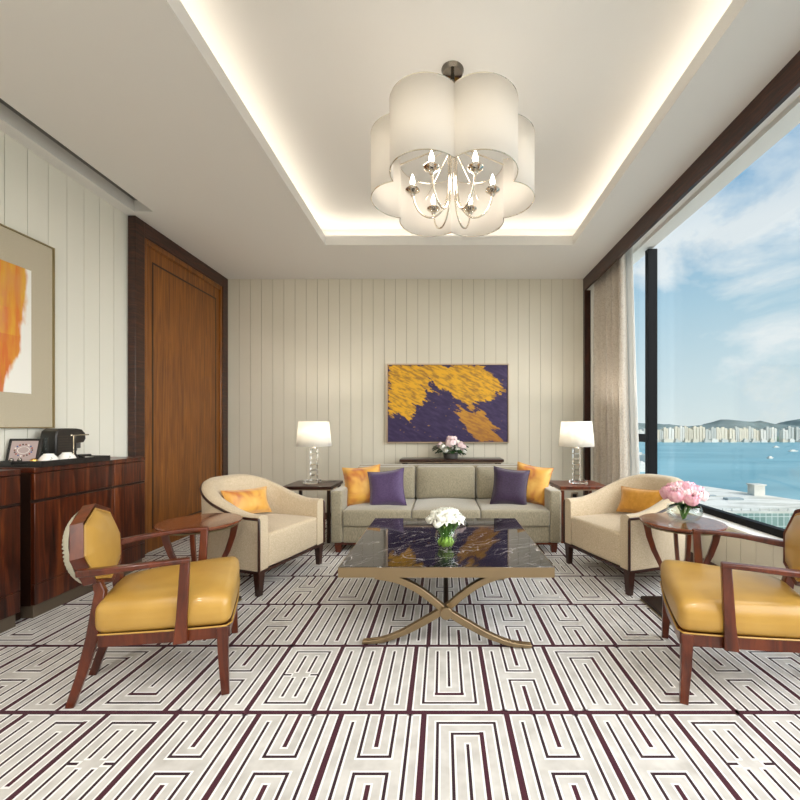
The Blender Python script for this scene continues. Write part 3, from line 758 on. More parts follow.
# ------------------------------------------------------------------ leather armchairs
def leather_chair(loc, rz, label):
    e = empty('leather_armchair', loc, rz, label=label, cat='armchair', group='ochre leather armchairs')
    def hwy(y): return .298-.135*max(0,min(1,(y)/.50))**1.15
    # seat
    Ls, y0 = .49, -.025
    def sf(x,y,z):
        yy = y+y0+Ls/2; k = hwy(yy)/.30
        c = max(0,1-(x/.29)**4)*max(0,1-((y)/.26)**4)
        bulge = 1+.02*(1-abs(z)/.07)
        zz = z+(.035*c if z > 0 else 0)
        return (x*k*bulge, y-.012*max(0,1-(x/.3)**2)*(y < -.2), zz)
    f = MB(); f.rbox(.295,Ls/2,.062,.038,(0,y0+Ls/2,.352),sf,m=10,k=5); st_ = f.build('seat', M_LEATHER, e, smooth=60)
    # welt
    pts = []
    for i in range(21): yy = -.01+.46*i/20; pts.append((hwy(yy)*.985,yy,.294))
    pts = [( -x,y,z) for x,y,z in reversed(pts)]+[(-.27,-.028,.294),(0,-.038,.294),(.27,-.028,.294)]+pts
    f = MB(); f.sweep(pts,.0035,n=6); f.build('piping', M_LEATHER, st_)
    # apron frame
    f = MB(); outl = [(hwy(-.01+.46*i/12)*.985,-.01+.46*i/12) for i in range(13)]
    loop = [(-.285,-.022),(0,-.034),(.285,-.022)]+outl+[(-x,y) for x,y in reversed(outl)]
    inner = [(x*.86,.04+(y-.04)*.88+.02) for x,y in loop]
    k = len(loop)
    rings = [[(a[0],a[1],.245),(a[0],a[1],.290),(c[0],c[1],.290),(c[0],c[1],.245)] for a,c in zip(loop,inner)]
    f.loft(rings,close=True); f.build('apron', W_CHAIR, e, smooth=30)
    for s in (-1,1):
        rings = [[(s*x+a*w0,y+c*w0,z) for a,c in ((-1,-1),(1,-1),(1,1),(-1,1))] for x,y,z,w0 in ((.272,-.006,.001,.015),(.272,.002,.16,.019),(.272,.004,.291,.0225))]
        f = MB(); f.loft(rings); f.build('leg', W_CHAIR, e, bevel=.003)
        # rear leg rising to the back frame
        pts = [(s*.115,.555,.001),(s*.12,.515,.13),(s*.13,.478,.27),(s*.13,.462,.38),(s*.10,.462,.44),(s*.105,.474,.49)]
        f = MB(); f.sweep(pts,[.030,.034,.040,.040,.038,.03],[.03,.034,.042,.040,.036,.028],up=(0,1,0)); f.build('leg', W_CHAIR, e, bevel=.004, smooth=50)
        # arm: front post and rail
        py = .15; px = hwy(py)+.004
        f = MB(); f.sweep([(s*px,py+.006,.245),(s*px,py,.35),(s*(px+.006),py-.012,.578)],.030,[.05,.04,.034],up=(0,1,0)); f.build('arm_post', W_CHAIR, e, bevel=.004)
        pts = [(s*(px+.006),py-.029,.578),(s*(px+.012),py+.06,.580),(s*(px+.004),py+.18,.575),(s*(px-.016),py+.27,.568),(s*(px-.042),py+.345,.562)]
        f = MB(); f.sweep(pts,[.034,.034,.036,.036,.03],[.020,.020,.022,.026,.028],up=(0,0,1)); f.build('armrest', W_CHAIR, e, bevel=.005, smooth=50)
    # octagonal back frame, reclined
    cz, cy = .614, .502
    tilt = Matrix.Translation((0,cy,cz)) @ Matrix.Rotation(R(-10),4,'X')
    def octr(a, ra, rb, rnd=0):
        # octagon with vertices at 0,45,..; returns point
        k = int(a/(PI/4)); a0, a1 = k*PI/4, (k+1)*PI/4; t = (a-a0)/(PI/4)
        p0 = (ra*math.cos(a0), rb*math.sin(a0)); p1 = (ra*math.cos(a1), rb*math.sin(a1))
        x, z = p0[0]*(1-t)+p1[0]*t, p0[1]*(1-t)+p1[1]*t
        if rnd: x, z = x*(1-rnd)+ra*math.cos(a)*rnd, z*(1-rnd)+rb*math.sin(a)*rnd
        return x, z
    f = MB(); f.M = tilt; n = 64; rings = []
    for j in range(n):
        a = 2*PI*j/n*.99999
        xo, zo = octr(a,.215,.176); xi, zi_ = octr(a,.194,.155)
        rings.append([(xo,-.022,zo),(xo,.022,zo),(xi,.022,zi_),(xi,-.012,zi_)])
    f.loft(rings,close=True); bfr = f.build('back_frame', W_CHAIR, e, smooth=20)
    def dome(sgn, ra, rb, depth, y0_, rnd, nr=10, na=64, pleat=0):
        vs = [(0,y0_+sgn*depth,0)]; fs = []
        for i in range(1,nr+1):
            r = i/nr
            for j in range(na):
                x, z = octr(2*PI*j/na*.99999, ra, rb, rnd if rnd else max(0,.5*(1-r)))
                d = depth*(1-r**3.2)**.8
                if pleat and 0 < r < 1: d += pleat*(1 if j % 2 else -1)*min(1,(1-r)*6)*min(1,r*2)
                vs.append((x*r,y0_+sgn*d,z*r))
        for j in range(na): fs.append((0,1+j,1+(j+1) % na) if sgn > 0 else (0,1+(j+1) % na,1+j))
        for i in range(nr-1):
            for j in range(na):
                a = 1+i*na+j; b_ = 1+i*na+(j+1) % na; q = (a,a+na,b_+na,b_); fs.append(q if sgn > 0 else q[::-1])
        return vs, fs
    f = MB(); f.M = tilt; f.add(*dome(-1,.194,.155,.036,-.014,0)); bkr = f.build('backrest', M_LEATHER, e, smooth=60)
    f = MB(); f.M = tilt; f.add(*dome(1,.205,.166,.055,.0225,1,na=96,pleat=.004)); f.build('pleated_back', M_PLEAT, bfr, smooth=80)
    f = MB(); f.M = tilt; f.sweep([(octr(2*PI*j/64*.9999,.193,.154)[0],-.018,octr(2*PI*j/64*.9999,.193,.154)[1]) for j in range(65)],.004,n=6,up=(0,1,0)); f.build('back_piping', M_LEATHER, bkr)
    return e
lc = leather_chair((-1.03,1.93,0), R(113.8), 'ochre leather armchair on the left, in front of the rosewood cabinet')
rc = leather_chair((1.085,1.875,0), R(-112), 'ochre leather armchair on the right, partly cut off at the edge of the view')

# ------------------------------------------------------------------ round side tables
def round_table(x, y, label, leg_rot):
    e = empty('round_side_table', (x,y,0), R(leg_rot), label=label, cat='side table', group='round wooden side tables')
    f = MB(); f.lathe([(.001,.524),(.205,.524),(.220,.530),(.230,.541),(.230,.547),(.225,.550),(.001,.550)],64); f.build('tabletop', W_TABLE, e, smooth=25)
    f = MB(); f.lathe([(.18,.516),(.205,.516),(.212,.5235),(.18,.5235)],64); f.build('edge_band', M_GOLDTRIM, e)
    for k in range(4):
        a = 2*PI*k/4; c, s = math.cos(a), math.sin(a)
        pr = [(.190,.5235),(.175,.44),(.15,.36),(.11,.27),(.082,.18),(.070,.10),(.075,.026)]
        f = MB(); f.sweep([(r*c,r*s,z) for r,z in pr],[.022]*7,[.040,.036,.032,.028,.026,.026,.028],up=(c,s,.3)); f.build('leg', W_CHAIR, e, smooth=50, bevel=.003)
    f = MB(); f.M = Matrix.Rotation(-R(leg_rot),4,'Z'); f.box(-.165,.165,-.165,.165,.006,.025); tag(f.build('base_plate', W_INLAY, e, bevel=.002), 'dark square base plate')
    f = MB(); f.M = Matrix.Rotation(-R(leg_rot),4,'Z'); f.box(-.17,.17,-.17,.17,.001,.006); f.build('base_trim', M_GOLDTRIM, e)
round_table(-1.475,2.43,'round brown wooden side table between the left armchairs',20)
round_table(1.448,2.43,'round brown wooden side table by the window, under the pink peonies',-20)

# ------------------------------------------------------------------ flowers
def bloom_mesh(r, layers, per, cup, seed, rag=.1):
    rnd = random.Random(seed); f = MB()
    for l in range(layers):
        t = (l+.5)/layers; open_ = cup+(1.45-cup)*(t**1.1); n = int(per*(.6+.6*t)); ln = r*(.55+.5*t); wd = ln*(.75 if rag < .2 else .38)
        for k in range(n):
            a = 2*PI*(k+.5*(l % 2))/n+rnd.uniform(-.15,.15); op = open_+rnd.uniform(-rag,rag); c, s = math.cos(a), math.sin(a)
            vs = []; rows = 4
            for i in range(rows+1):
                q = i/rows; ang = op*(.35+.75*q) if cup < .5 else op
                rad = ln*q*math.sin(min(1.5,ang)); z = ln*q*math.cos(min(1.5,ang)); w_ = wd*math.sin(PI*min(.93,.12+.72*q))*.5
                for j in (-1,0,1):
                    lift = .12*ln*(abs(j))*(q)
                    rr = rad-(lift*.5)
                    vs.append((rr*c-j*w_*s, rr*s+j*w_*c, z+lift*.3+rnd.uniform(-.02,.02)*r))
            fs = [(i*3+j,i*3+j+1,i*3+j+4,i*3+j+3) for i in range(rows) for j in (0,1)]
            f.add(vs,fs)
    return f
def ball_bloom(r, layers, per, seed, ruffle=.12, span=.62):
    rnd = random.Random(seed); f = MB()
    for l in range(layers):
        t = (l+1)/layers; rl = r*(.25+.75*t); n = max(3, int(per*(.5+.5*t)))
        for k in range(n):
            a = 2*PI*(k+.5*(l % 2))/n+rnd.uniform(-.2,.2); top = PI*(.03+.20*t*t)+rnd.uniform(-.08,.08); bot = PI*span; hwid = PI/n*1.35
            vs = []; rows, cols = 5, 4
            ph = rnd.uniform(0,6)
            for i in range(rows+1):
                q = i/rows; th_ = top+(bot-top)*q; wq = (.45+.55*math.sin(PI*min(.95,.22+.6*q)))
                for j in range(cols+1):
                    u = -1+2*j/cols; az = a+u*hwid*wq; rr = rl*(1+ruffle*(1-q)**2*(1+.6*math.sin(u*5+ph))-.05*abs(u)) ; th2 = th_+.10*u*u*(1-q)
                    vs.append((rr*math.sin(th2)*math.cos(az), rr*math.sin(th2)*math.sin(az), rr*math.cos(th2)))
            f.add(vs,[(i*5+j,i*5+j+1,i*5+j+6,i*5+j+5) for i in range(rows) for j in range(cols)])
    return f
def bouquet(loc, name, label, spots, protos, stems_to, leaf_spots=(), extra=None):
    e = empty(name, loc, label=label, cat='flowers')
    used = {}
    for i, (x,y,z,sc,kind) in enumerate(spots):
        if kind not in used:
            o = protos[kind][0].build('flower_head', protos[kind][1], e, smooth=80); used[kind] = o
        else:
            o = used[kind].copy(); COL.objects.link(o); o.parent = e
        d = Vector((x,y,z-stems_to[2])).normalized()
        o.rotation_mode = 'QUATERNION'; o.rotation_quaternion = Vector((0,0,1)).rotation_difference(d) @ Vector((0,0,1)).rotation_difference(Vector((0,0,1)))
        o.location = (x,y,z); o.scale = (sc,sc,sc)
        f = MB(); f.sweep([(x,y,z),(x*.45,y*.45,(z+stems_to[2])*.5),(stems_to[0]*(i % 3-1),stems_to[0]*((i*7) % 3-1),stems_to[2])],.0025,n=6)
        if extra != 'nostem': f.build('stem', M_STEM, e)
    for (x,y,z,a,tip,ln,m) in leaf_spots:
        f = MB(); n = 6; vs = []
        for i in range(n+1):
            q = i/n; w_ = ln*.22*math.sin(PI*min(1,.06+.94*q)); r_ = ln*q; dz = tip*q-ln*.35*q*q
            for j in (-1,0,1): vs.append((x+r_*math.cos(a)-j*w_*math.sin(a), y+r_*math.sin(a)+j*w_*math.cos(a), z+dz+.012*abs(j)))
        f.add(vs,[(i*3+j,i*3+j+1,i*3+j+4,i*3+j+3) for i in range(n) for j in (0,1)]); f.build('leaf', m, e, smooth=80)
    return e
def dome_spots(n, r, h, z, sc, kinds, seed, minz=0):
    rnd = random.Random(seed); out = []
    for i in range(n):
        q = math.sqrt((i+.5)/n); a = i*2.39996; rr = r*q
        out.append((rr*math.cos(a), rr*math.sin(a), z+h*math.sqrt(max(0,1-q*q*.92)), sc*rnd.uniform(.85,1.1), kinds[i % len(kinds)]))
    return out
def bowl_vase(loc, prof, label, water_r, water_h, name='glass_vase'):
    e = empty(name, loc, label=label, cat='vase')
    f = MB(); f.lathe(prof,40); f.build('bowl', M_THIN, e, smooth=60)
    return e
# white flowers on the coffee table
tz = .4305
V1 = (.017,2.30,tz)
bowl_vase(V1, [(.001,.0),(.032,0),(.048,.012),(.064,.04),(.066,.062),(.058,.09),(.046,.108),(.044,.108),(.056,.089),(.0635,.062),(.0615,.041),(.046,.015),(.03,.006),(.001,.006)], 'round clear glass vase with white flowers on the marble coffee table', .06,.05)
wb = {'w':(bloom_mesh(.036,4,7,.12,3,.2),M_PETW),'w2':(ball_bloom(.026,4,6,5,.25),M_PETW)}
sp = dome_spots(44,.090,.085,.118,1,['w','w2','w2'],4)
lv = [(.03*math.cos(a),.03*math.sin(a),.115,a,.03,.06,M_LIME) for a in (.4,2.5,4.6)]
bouquet(V1,'white_bouquet','dome of white blossoms in the round glass vase on the coffee table',sp,wb,(.02,0,.012),lv)
b = MB()
for k in range(16):
    a = k*.3927; r = .020+.008*(k % 3); b.sweep([(r*math.cos(a),r*math.sin(a),.010),(r*1.25*math.cos(a+.3),r*1.25*math.sin(a+.3),.035),(r*.8*math.cos(a+.6),r*.8*math.sin(a+.6),.062)],[.005,.007,.004],n=7)
o = b.build('rolled_leaves', M_LIME); o.location = V1; tag(o,'bright green stems and leaves packed inside the coffee table vase','leaves')
# peonies on right round table
V2 = (1.465,2.43,.5505)
bowl_vase(V2, [(.001,0),(.045,0),(.078,.014),(.095,.045),(.096,.07),(.090,.092),(.087,.092),(.092,.07),(.091,.046),(.074,.018),(.044,.007),(.001,.007)], 'low wide clear glass bowl vase with pink peonies on the round table', .09,.05)
pb = {'p':(ball_bloom(.046,5,8,8,.22),M_PETP),'q':(ball_bloom(.044,5,8,9,.26),M_PETPP)}
sp = dome_spots(16,.090,.075,.118,1,['p','q','p'],9)
bouquet(V2,'peony_bouquet','bunch of pink peonies in the low glass bowl on the round table',sp,pb,(.02,0,.012),[(.0,.0,.09,a,.01,.09,M_LEAF) for a in (0.4,2.2,4.0,5.3)])
# arrangement on console
V3 = (.09,4.64,.7555)
e3 = empty('flower_bowl', V3, label='small grey bowl holding peonies and leaves on the console behind the sofa', cat='vase')
f = MB(); f.lathe([(.001,0),(.075,0),(.082,.01),(.088,.06),(.084,.06),(.078,.012),(.001,.012)],32); f.build('bowl', M_GREYPL, e3)
cb = {'p':(ball_bloom(.062,5,8,13,.2),M_PETPP),'w':(ball_bloom(.05,4,6,14,.3),M_PETW)}
sp = [(0,-.05,.17,1.0,'p'),(.01,.02,.20,1.0,'p'),(-.09,-.06,.13,.7,'w'),(.12,-.04,.14,.8,'p'),(.15,-.02,.09,.6,'w'),(-.12,0,.15,.6,'p'),(-.06,-.1,.10,.7,'w'),(.07,-.09,.11,.5,'w'),(.08,.03,.18,.6,'w')]
lv = []
rnd = random.Random(4)
for k in range(26):
    a = k*2.4; r = .03+.05*rnd.random(); lv.append((r*math.cos(a),r*math.sin(a),.06+.10*rnd.random(),a,.04*rnd.random(),.13+.04*rnd.random(),M_LEAF))
bouquet(V3,'peony_arrangement','pale pink and white peonies with dark leaves on the console below the painting',sp,cb,(.02,0,.02),lv)

# ------------------------------------------------------------------ curtains
def curtain(name, pts0, pts1, z0, z1, waves, amp, m, label, cat, gather=.6):
    f = MB(); nu, nz = waves*8, 14; rows = []
    vs = []; fs = []
    for k in range(nz+1):
        t = k/nz; z = z0+(z1-z0)*t
        for i in range(nu+1):
            u = i/nu
            A = Vector(pts0)*(1-t)+Vector(pts1)*t if False else None
            bx0 = pts0[0]*(1-u)+pts0[2]*u; by0 = pts0[1]*(1-u)+pts0[3]*u
            bx1 = pts1[0]*(1-u)+pts1[2]*u; by1 = pts1[1]*(1-u)+pts1[3]*u
            tt = t**.8; x = bx0*(1-tt)+bx1*tt; y = by0*(1-tt)+by1*tt
            ph = u*waves*2*PI+.5*math.sin(u*9+t*1.5)+.3*t; am = amp*(1-.35*t)*(1+.25*math.sin(u*17))
            vs.append((x+am*math.sin(ph), y+am*.5*math.cos(ph*1.0+.6), z))
    for k in range(nz):
        for i in range(nu):
            a = k*(nu+1)+i; fs.append((a,a+1,a+nu+2,a+nu+1))
    f.add(vs,fs); return tag(f.build(name, m, smooth=180, solid=.004), label, cat)
M_CURT = mat('embossed_drape', lin(190,178,160), .8, sheen=.3)
v_ = coords(M_CURT); n1_ = noise_n(M_CURT, v_, 22, 2, .5, 2.5)
rr_ = ramp(M_CURT, n1_.outputs['Fac'], [(.44,(0,0,0,1)),(.5,(1,1,1,1)),(.56,(0,0,0,1))])
mx_ = N(M_CURT,'ShaderNodeMixRGB'); L(M_CURT, rr_, mx_.inputs[0]); mx_.inputs[1].default_value = lin(214,205,192); mx_.inputs[2].default_value = lin(190,178,162)
L(M_CURT, mx_.outputs[0], P(M_CURT).inputs['Base Color']); bump(M_CURT, rr_, .5, .004)
curtain('curtain', (1.82,4.73,1.90,4.08), (1.81,4.75,1.87,4.12), .012, 2.99, 5, .066, M_CURT, 'beige embossed heavy drape gathered at the far end of the window', 'curtain')
curtain('sheer_curtain', (1.995,4.74,2.0,4.0), (1.975,4.76,1.955,4.12), .012, 2.99, 8, .020, M_SHEER, 'thin white sheer curtain between the beige drape and the glass', 'curtain')

# ------------------------------------------------------------------ chandelier
CX, CY, ZR = .055, 2.30, 2.42
e = empty('chandelier', (CX,CY,ZR), label='six-lobed white drum chandelier with candle bulbs hanging from the ceiling tray', cat='chandelier')
RR, rr2, HS = .275, .19, .36
def shade_pt(a):
    # outer boundary of six circles, lobes at 0,60,...
    k = round(a/(PI/3)); d = a-k*PI/3
    return RR*math.cos(d)+math.sqrt(max(0,rr2*rr2-(RR*math.sin(d))**2))
n = 216; outl = []
for j in range(n):
    a = 2*PI*j/n; r = shade_pt(a); outl.append((r*math.cos(a), r*math.sin(a)))
f = MB(); f.loft([[(x,y,z) for x,y in outl] for z in (0,HS/2,HS)], cap=False); csh = f.build('shade', M_CSHADE, e, smooth=40, solid=.003)
for z in (0,HS):
    f = MB(); f.sweep([(x,y,z) for x,y in outl]+[(outl[0][0],outl[0][1],z)],.0028,n=6); f.build('shade_rim', M_CHROME, csh)
# spokes
for k in range(6):
    a = PI/6+k*PI/3; r = shade_pt(a)
    f = MB(); f.sweep([(0.02*math.cos(a),.02*math.sin(a),HS-.03),(r*math.cos(a),r*math.sin(a),HS-.03)],.004,n=8); f.build('spoke', M_CHROME, e)
for k in range(4):
    a = R(45)+k*PI/2
    f = MB(); f.sweep([(0.03*math.cos(a),.03*math.sin(a),.29),(.23*math.cos(a),.23*math.sin(a),.10),],.003,n=8); f.build('brace', M_CHROME, e)
f = MB(); f.lathe([(.001,.27),(.02,.275),(.035,.29),(.05,.30),(.055,.32),(.04,.345),(.02,.36),(.012,.37),(.012,zt-ZR-.03),(.055,zt-ZR-.025),(.065,zt-ZR-.001),(.001,zt-ZR-.001)],28); f.build('column', M_DKCHROME, e)
for k in range(6):
    a = k*PI/3; c, s = math.cos(a), math.sin(a)
    pr = [(.022,.30),(.022,.20),(.024,.10),(.032,.02),(.055,-.045),(.095,-.088),(.14,-.095),(.185,-.07),(.215,-.02),(.228,.03)]
    # catmull
    q = []
    for i in range(len(pr)-1):
        p0 = pr[max(i-1,0)]; p1 = pr[i]; p2 = pr[i+1]; p3 = pr[min(i+2,len(pr)-1)]
        for t in (0,.25,.5,.75): q.append(tuple(.5*(2*p1[w]+(-p0[w]+p2[w])*t+(2*p0[w]-5*p1[w]+4*p2[w]-p3[w])*t*t+(-p0[w]+3*p1[w]-3*p2[w]+p3[w])*t**3) for w in (0,1)))
    q.append(pr[-1])
    f = MB(); f.sweep([(r*c,r*s,z) for r,z in q],.0055,n=8,up=(-s,c,0)); arm = f.build('arm', M_CHROME, e, smooth=60)
    f = MB(); f.lathe([(.001,.024),(.008,.026),(.014,.034),(.010,.042),(.030,.050),(.042,.060),(.040,.066),(.018,.064),(.016,.085),(.001,.086)],20,(.23*c,.23*s,0)); cup_ = f.build('candle_cup', M_CHROME, arm)
    f = MB(); f.lathe([(.001,.086),(.009,.088),(.014,.104),(.013,.12),(.007,.14),(.001,.155)],14,(.23*c,.23*s,0)); f.build('bulb', M_BULB, arm)
l = bpy.data.lights.new('chandelier_glow','POINT'); l.energy = 7; l.color = (1,.92,.82); l.shadow_soft_size = .12
lo = bpy.data.objects.new('chandelier_glow', l); COL.objects.link(lo); lo.parent = e; lo.location = (0,0,.13)

# ------------------------------------------------------------------ outside
ZS = -58.9
def gmat(name, c, rough=.8): return mat(name, c, rough, spec=.2)
m = mat('sea_water', lin(84,128,144), .45, spec=.3)
n_ = noise_n(m, coords(m,(.004,.012,1)), 1, 5); L(m, ramp(m, n_.outputs['Fac'], [(.3,lin(84,136,146)),(.7,lin(112,160,168))]), P(m).inputs['Base Color'])
b = MB(); b.box(-200,9000,60,9000,ZS-1,ZS); tag(b.build('sea', m, smooth=0), kind='structure')
# headland + hills
def ridge(name, x0, x1, y, zf, depth, m, label):
    f = MB(); n = 90; rows = 6; vs = []
    for k in range(rows+1):
        q = k/rows
        for i in range(n+1):
            x = x0+(x1-x0)*i/n; h = zf(x)
            vs.append((x+12*noise.noise(Vector((i*.7,k,1))), y+depth*q, ZS-.5+(h-ZS)*math.sin(PI*q)*(1+.12*noise.noise(Vector((i*.5,k*1.3,2))))))
    f.add(vs,[(k*(n+1)+i,k*(n+1)+i+1,(k+1)*(n+1)+i+1,(k+1)*(n+1)+i) for k in range(rows) for i in range(n)])
    return tag(f.build(name, m, smooth=180), kind='structure')
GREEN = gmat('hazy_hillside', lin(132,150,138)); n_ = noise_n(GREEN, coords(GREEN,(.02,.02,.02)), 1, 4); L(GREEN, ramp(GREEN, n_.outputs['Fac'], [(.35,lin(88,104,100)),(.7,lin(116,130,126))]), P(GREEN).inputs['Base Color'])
def hz(x, Y=2400):  # ridge height from the photo's skyline
    px = 443+400*x/Y
    pts = [(560,424),(640,423),(665,424),(690,426),(705,425),(718,421),(728,419.5),(745,421),(752,423),(756,420.5),(770,424),(785,424),(795,420),(810,419),(850,424),(1000,423)]
    for (a,ya),(c,yc) in zip(pts,pts[1:]):
        if a <= px <= c: return 1.12+(427-(ya+(yc-ya)*smooth_step((px-a)/(c-a))))*Y/400
    return 8
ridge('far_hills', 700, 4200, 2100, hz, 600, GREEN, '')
ridge('shore_slope', 600, 3600, 1640, lambda x: -40+10*noise.noise(Vector((x*.006,0,4))), 200, gmat('green_shore', lin(112,132,108)), '')
TW = [gmat('tower_cream', lin(218,206,184)), gmat('tower_white', lin(224,218,206)), gmat('tower_grey', lin(196,194,184))]
for t_ in TW:
    br = N(t_,'ShaderNodeTexBrick'); br.inputs['Scale'].default_value = .12; br.inputs['Mortar Size'].default_value = .03
    c0 = P(t_).inputs['Base Color'].default_value[:]
    br.inputs['Color1'].default_value = c0; br.inputs['Color2'].default_value = c0; br.inputs['Mortar'].default_value = (c0[0]*.82,c0[1]*.84,c0[2]*.86,1)
    v = coords(t_, (1,1,1), (R(90),0,0)); L(t_, v, br.inputs['Vector']); L(t_, br.outputs['Color'], P(t_).inputs['Base Color'])
rnd = random.Random(21); px = 588
towers = []
while px < 860:
    w_ = rnd.uniform(3.2,5.5); gap = rnd.choice([.4,.5,.8,.5,2.5 if rnd.random() < .3 else .4])
    if 773 < px < 779 : px += 6
    top = 428.5+rnd.uniform(-1.6,2.0)
    if px < 660: top = 430+rnd.uniform(-1,1.5)
    Yt = 1620; x = (px+w_/2-443)*Yt/400; hwid = w_/2*Yt/400; zt2 = 1.12+(427-top)*Yt/400
    f = MB(); f.box(-hwid,hwid,-9,9,0,zt2-ZS); f.box(-hwid*.4,hwid*.4,-4,4,zt2-ZS,zt2-ZS+5); f.box(-hwid*1.0,-hwid*.15,-11,-9,0,zt2-ZS-2); f.box(hwid*.15,hwid*1.0,-11,-9,0,zt2-ZS-2)
    o = f.build('apartment_tower', rnd.choice(TW), smooth=0); o.location = (x,Yt,ZS-.3)
    tag(o,'pale high-rise apartment tower in the row across the harbour','tower','towers across the harbour'); px += w_+gap
# low shore buildings
for k in range(16):
    px = 655+k*9.5+rnd.uniform(-2,2); Yt = 1585; x = (px-443)*Yt/400; w_ = rnd.uniform(8,18)
    f = MB(); f.box(-w_,w_,-8,8,0,rnd.uniform(6,13)); f.box(-w_*.6,w_*.1,-5,5,0,15); o = f.build('waterfront_block', rnd.choice(TW), smooth=0); o.location = (x,Yt-15,ZS-.3)
    tag(o,'low pale waterfront building at the foot of the towers across the harbour','building','low buildings on the far shore')
# near terminal building
ROOF = -43.9; f = MB()
poly = [(60,214),(231,214),(170,386),(60,386)]
f.loft([[(x,y,ZS-.2) for x,y in poly],[(x,y,ROOF-1.2) for x,y in poly]]); 
e = empty('terminal_building', (0,0,0), label='long low building with a white roof and green glass facade below the window', cat='building')
FAC = mat('green_glass_facade', lin(120,146,136), .4)
br = N(FAC,'ShaderNodeTexBrick'); br.offset = 0; br.inputs['Scale'].default_value = .25; br.inputs['Mortar Size'].default_value = .06; br.inputs['Brick Width'].default_value = .8; br.inputs['Row Height'].default_value = 1.3
br.inputs['Color1'].default_value = lin(96,124,114); br.inputs['Color2'].default_value = lin(120,146,136); br.inputs['Mortar'].default_value = lin(176,184,174)
L(FAC, coords(FAC,(1,1,1),(R(90),0,0)), br.inputs['Vector']); L(FAC, br.outputs['Color'], P(FAC).inputs['Base Color'])
f.build('facade', FAC, e, smooth=0)
RF = gmat('white_roof', lin(206,202,190)); n_ = noise_n(RF, coords(RF,(.05,.2,.1)), 1, 5); L(RF, ramp(RF, n_.outputs['Fac'], [(.35,lin(178,174,160)),(.55,lin(212,208,196))]), P(RF).inputs['Base Color'])
f = MB(); f.loft([[(x,y,ROOF-1.2) for x,y in poly],[(x,y,ROOF) for x,y in poly]]); f.build('roof', RF, e, smooth=0)
for k in range(14):
    x = rnd.uniform(100,185); y = rnd.uniform(228,300)
    f = MB(); f.box(x,x+rnd.uniform(4,14),y,y+rnd.uniform(2,5),ROOF,ROOF+rnd.uniform(.5,1.6)); f.build('skylight', gmat('roof_plant', lin(150,160,160)), e, smooth=0)
f = MB(); f.box(204,211,262,268,ROOF,ROOF+6.5); f.box(203.4,211.6,261.4,268.6,ROOF+6.5,ROOF+7.3); f.build('stair_tower', RF, e, smooth=0)
f = MB(); 
for k in range(26): f.box(100+k*5,100.5+k*5,214.5,215,ROOF,ROOF+1.3)
f.box(62,230,214.6,214.9,ROOF+1.2,ROOF+1.4); f.build('parapet_rail', TW[2], e, smooth=0)
# other blocks seen between the curtain and the mullion
for k, (px,py,w_,h_) in enumerate(((640,462,3.5,9),(645,455,3,7),(636,452,3.5,8))):
    Yt = 400*(1.12-ZS)/(py+h_-427) ; x = (px-443)*Yt/400; s = Yt/400
    f = MB(); f.box(-w_*s,w_*s,-10,10,0,h_*s); f.box(-w_*s*.5,w_*s*.3,-6,6,h_*s,h_*s*1.15); o = f.build('dockside_block', TW[1], smooth=0); o.location = (x,Yt,ZS-.3)
    tag(o,['nearest pale dockside block glimpsed beside the curtain','dockside block glimpsed against the window post','farthest pale dockside block glimpsed beside the curtain'][k],'building')
# boats
for px,py,ln,lb in ((776,447.5,9,'grey ferry on the harbour, left of the white one'),(793,451.5,11,'white ferry on the harbour near the right edge of the view'),(770,458.5,5,'small white launch on the harbour, nearest of the three boats')):
    Yt = 400*(1.12-ZS)/(py-427); x = (px-443)*Yt/400
    e = empty('boat', (x,Yt,ZS), R(8), label=lb, cat='boat', group='boats on the harbour')
    f = MB(); f.loft([[(-ln,-2,0),(ln*.8,-2,0),(ln*.8,2,0),(-ln,2,0)],[(-ln*1.05,-2.6,2),(ln*1.15,-2.2,2.4),(ln*1.15,2.2,2.4),(-ln*1.05,2.6,2)]]); f.build('hull', TW[1] if 'white' in lb else gmat('grey_hull',lin(90,100,110)), e, smooth=0)
    f = MB(); f.box(-ln*.6,ln*.4,-1.8,1.8,2,4.5); f.build('cabin', TW[1], e, smooth=0)

# ------------------------------------------------------------------ world
w = bpy.data.worlds.new('World'); S.world = w; w.use_nodes = True; nt = w.node_tree
class WM: node_tree = nt
bg = nt.nodes['Background']
tc = nt.nodes.new('ShaderNodeTexCoord'); sep = nt.nodes.new('ShaderNodeSeparateXYZ'); nt.links.new(tc.outputs['Generated'], sep.inputs[0])
grad = ramp(WM, sep.outputs['Z'], [(0,lin(222,235,236)),(.08,lin(208,228,234)),(.25,lin(176,211,229)),(.45,lin(124,177,216)),(.8,lin(96,150,200))])
mp = nt.nodes.new('ShaderNodeMapping'); mp.inputs['Scale'].default_value = (1,1,1.7); mp.inputs['Location'].default_value = (3.3,1.6,.4); nt.links.new(tc.outputs['Generated'], mp.inputs[0])
cn = noise_n(WM, mp.outputs[0], 3.6, 8, .58, .3)
cm = ramp(WM, cn.outputs['Fac'], [(.48,(0,0,0,1)),(.62,(1,1,1,1))])
low = ramp(WM, sep.outputs['Z'], [(0,(.3,.3,.3,1)),(.12,(.9,.9,.9,1)),(.38,(.9,.9,.9,1)),(.55,(.25,.25,.25,1))])
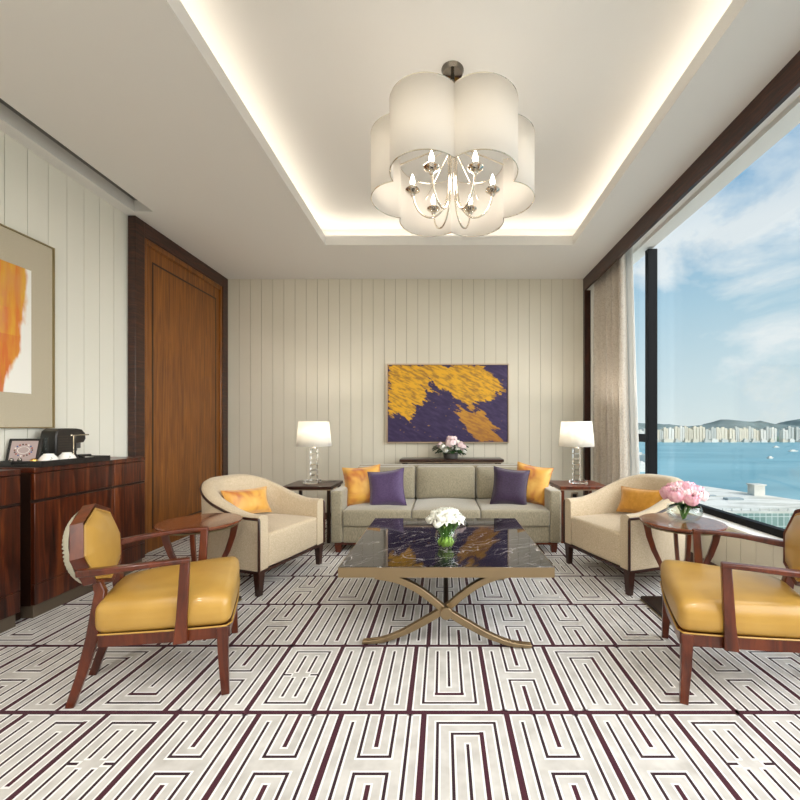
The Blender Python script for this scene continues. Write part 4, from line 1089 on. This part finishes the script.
mu = nt.nodes.new('ShaderNodeMixRGB'); mu.blend_type = 'MULTIPLY'; mu.inputs[0].default_value = 1; nt.links.new(cm, mu.inputs[1]); nt.links.new(low, mu.inputs[2])
mx = nt.nodes.new('ShaderNodeMixRGB'); nt.links.new(mu.outputs[0], mx.inputs[0]); nt.links.new(grad, mx.inputs[1]); mx.inputs[2].default_value = lin(240,246,248)
nt.links.new(mx.outputs[0], bg.inputs[0]); bg.inputs[1].default_value = 1.0

# daylight: broad soft sun through the window side
sl = bpy.data.lights.new('sun','SUN'); sl.energy = 7.0; sl.angle = R(75); sl.color = (1,.985,.97)
so = bpy.data.objects.new('sun', sl); COL.objects.link(so)
d = Vector((-.72,.40,-.48)).normalized(); so.rotation_euler = d.to_track_quat('-Z','Y').to_euler(); so.location = (8,-2,8)

# unseen fill lights, added behind the viewpoint to brighten the room
for k, (x,y) in enumerate(((-1.7,.1),(-1.7,-1.0),(1.45,.1),(1.45,-1.0),(0,-.4),(0,-1.2))):
    e = empty('added_fill_fixture', (x,y,ZC-.001), label='round fill light added to the ceiling behind the viewpoint', cat='fill light', group='added fill lights behind the viewpoint')
    f = MB(); f.lathe([(.10,0),(.125,0),(.125,-.006),(.10,-.006)],32); f.build('bezel', M_CEILW, e)
    l = bpy.data.lights.new('fill_light','AREA'); l.shape = 'DISK'; l.size = .2; l.energy = 20; l.color = (1,.96,.91)
    lo = bpy.data.objects.new('fill_light', l); COL.objects.link(lo); lo.parent = e; lo.location = (0,0,-.008)

# ------------------------------------------------------------------ camera and view
cam = bpy.data.cameras.new('camera'); co = bpy.data.objects.new('camera', cam); COL.objects.link(co); S.camera = co
co.location = (0,0,1.12); co.rotation_euler = (R(90),0,0)
cam.sensor_fit = 'HORIZONTAL'; cam.sensor_width = 36; cam.lens = 18.0; cam.shift_x = -43/800; cam.shift_y = 27/800; cam.clip_end = 12000; cam.clip_start = .02
vs_ = S.view_settings; vs_.view_transform = 'Standard'; vs_.look = 'None'; vs_.gamma = 1; vs_.exposure = 0; vs_.use_curve_mapping = False
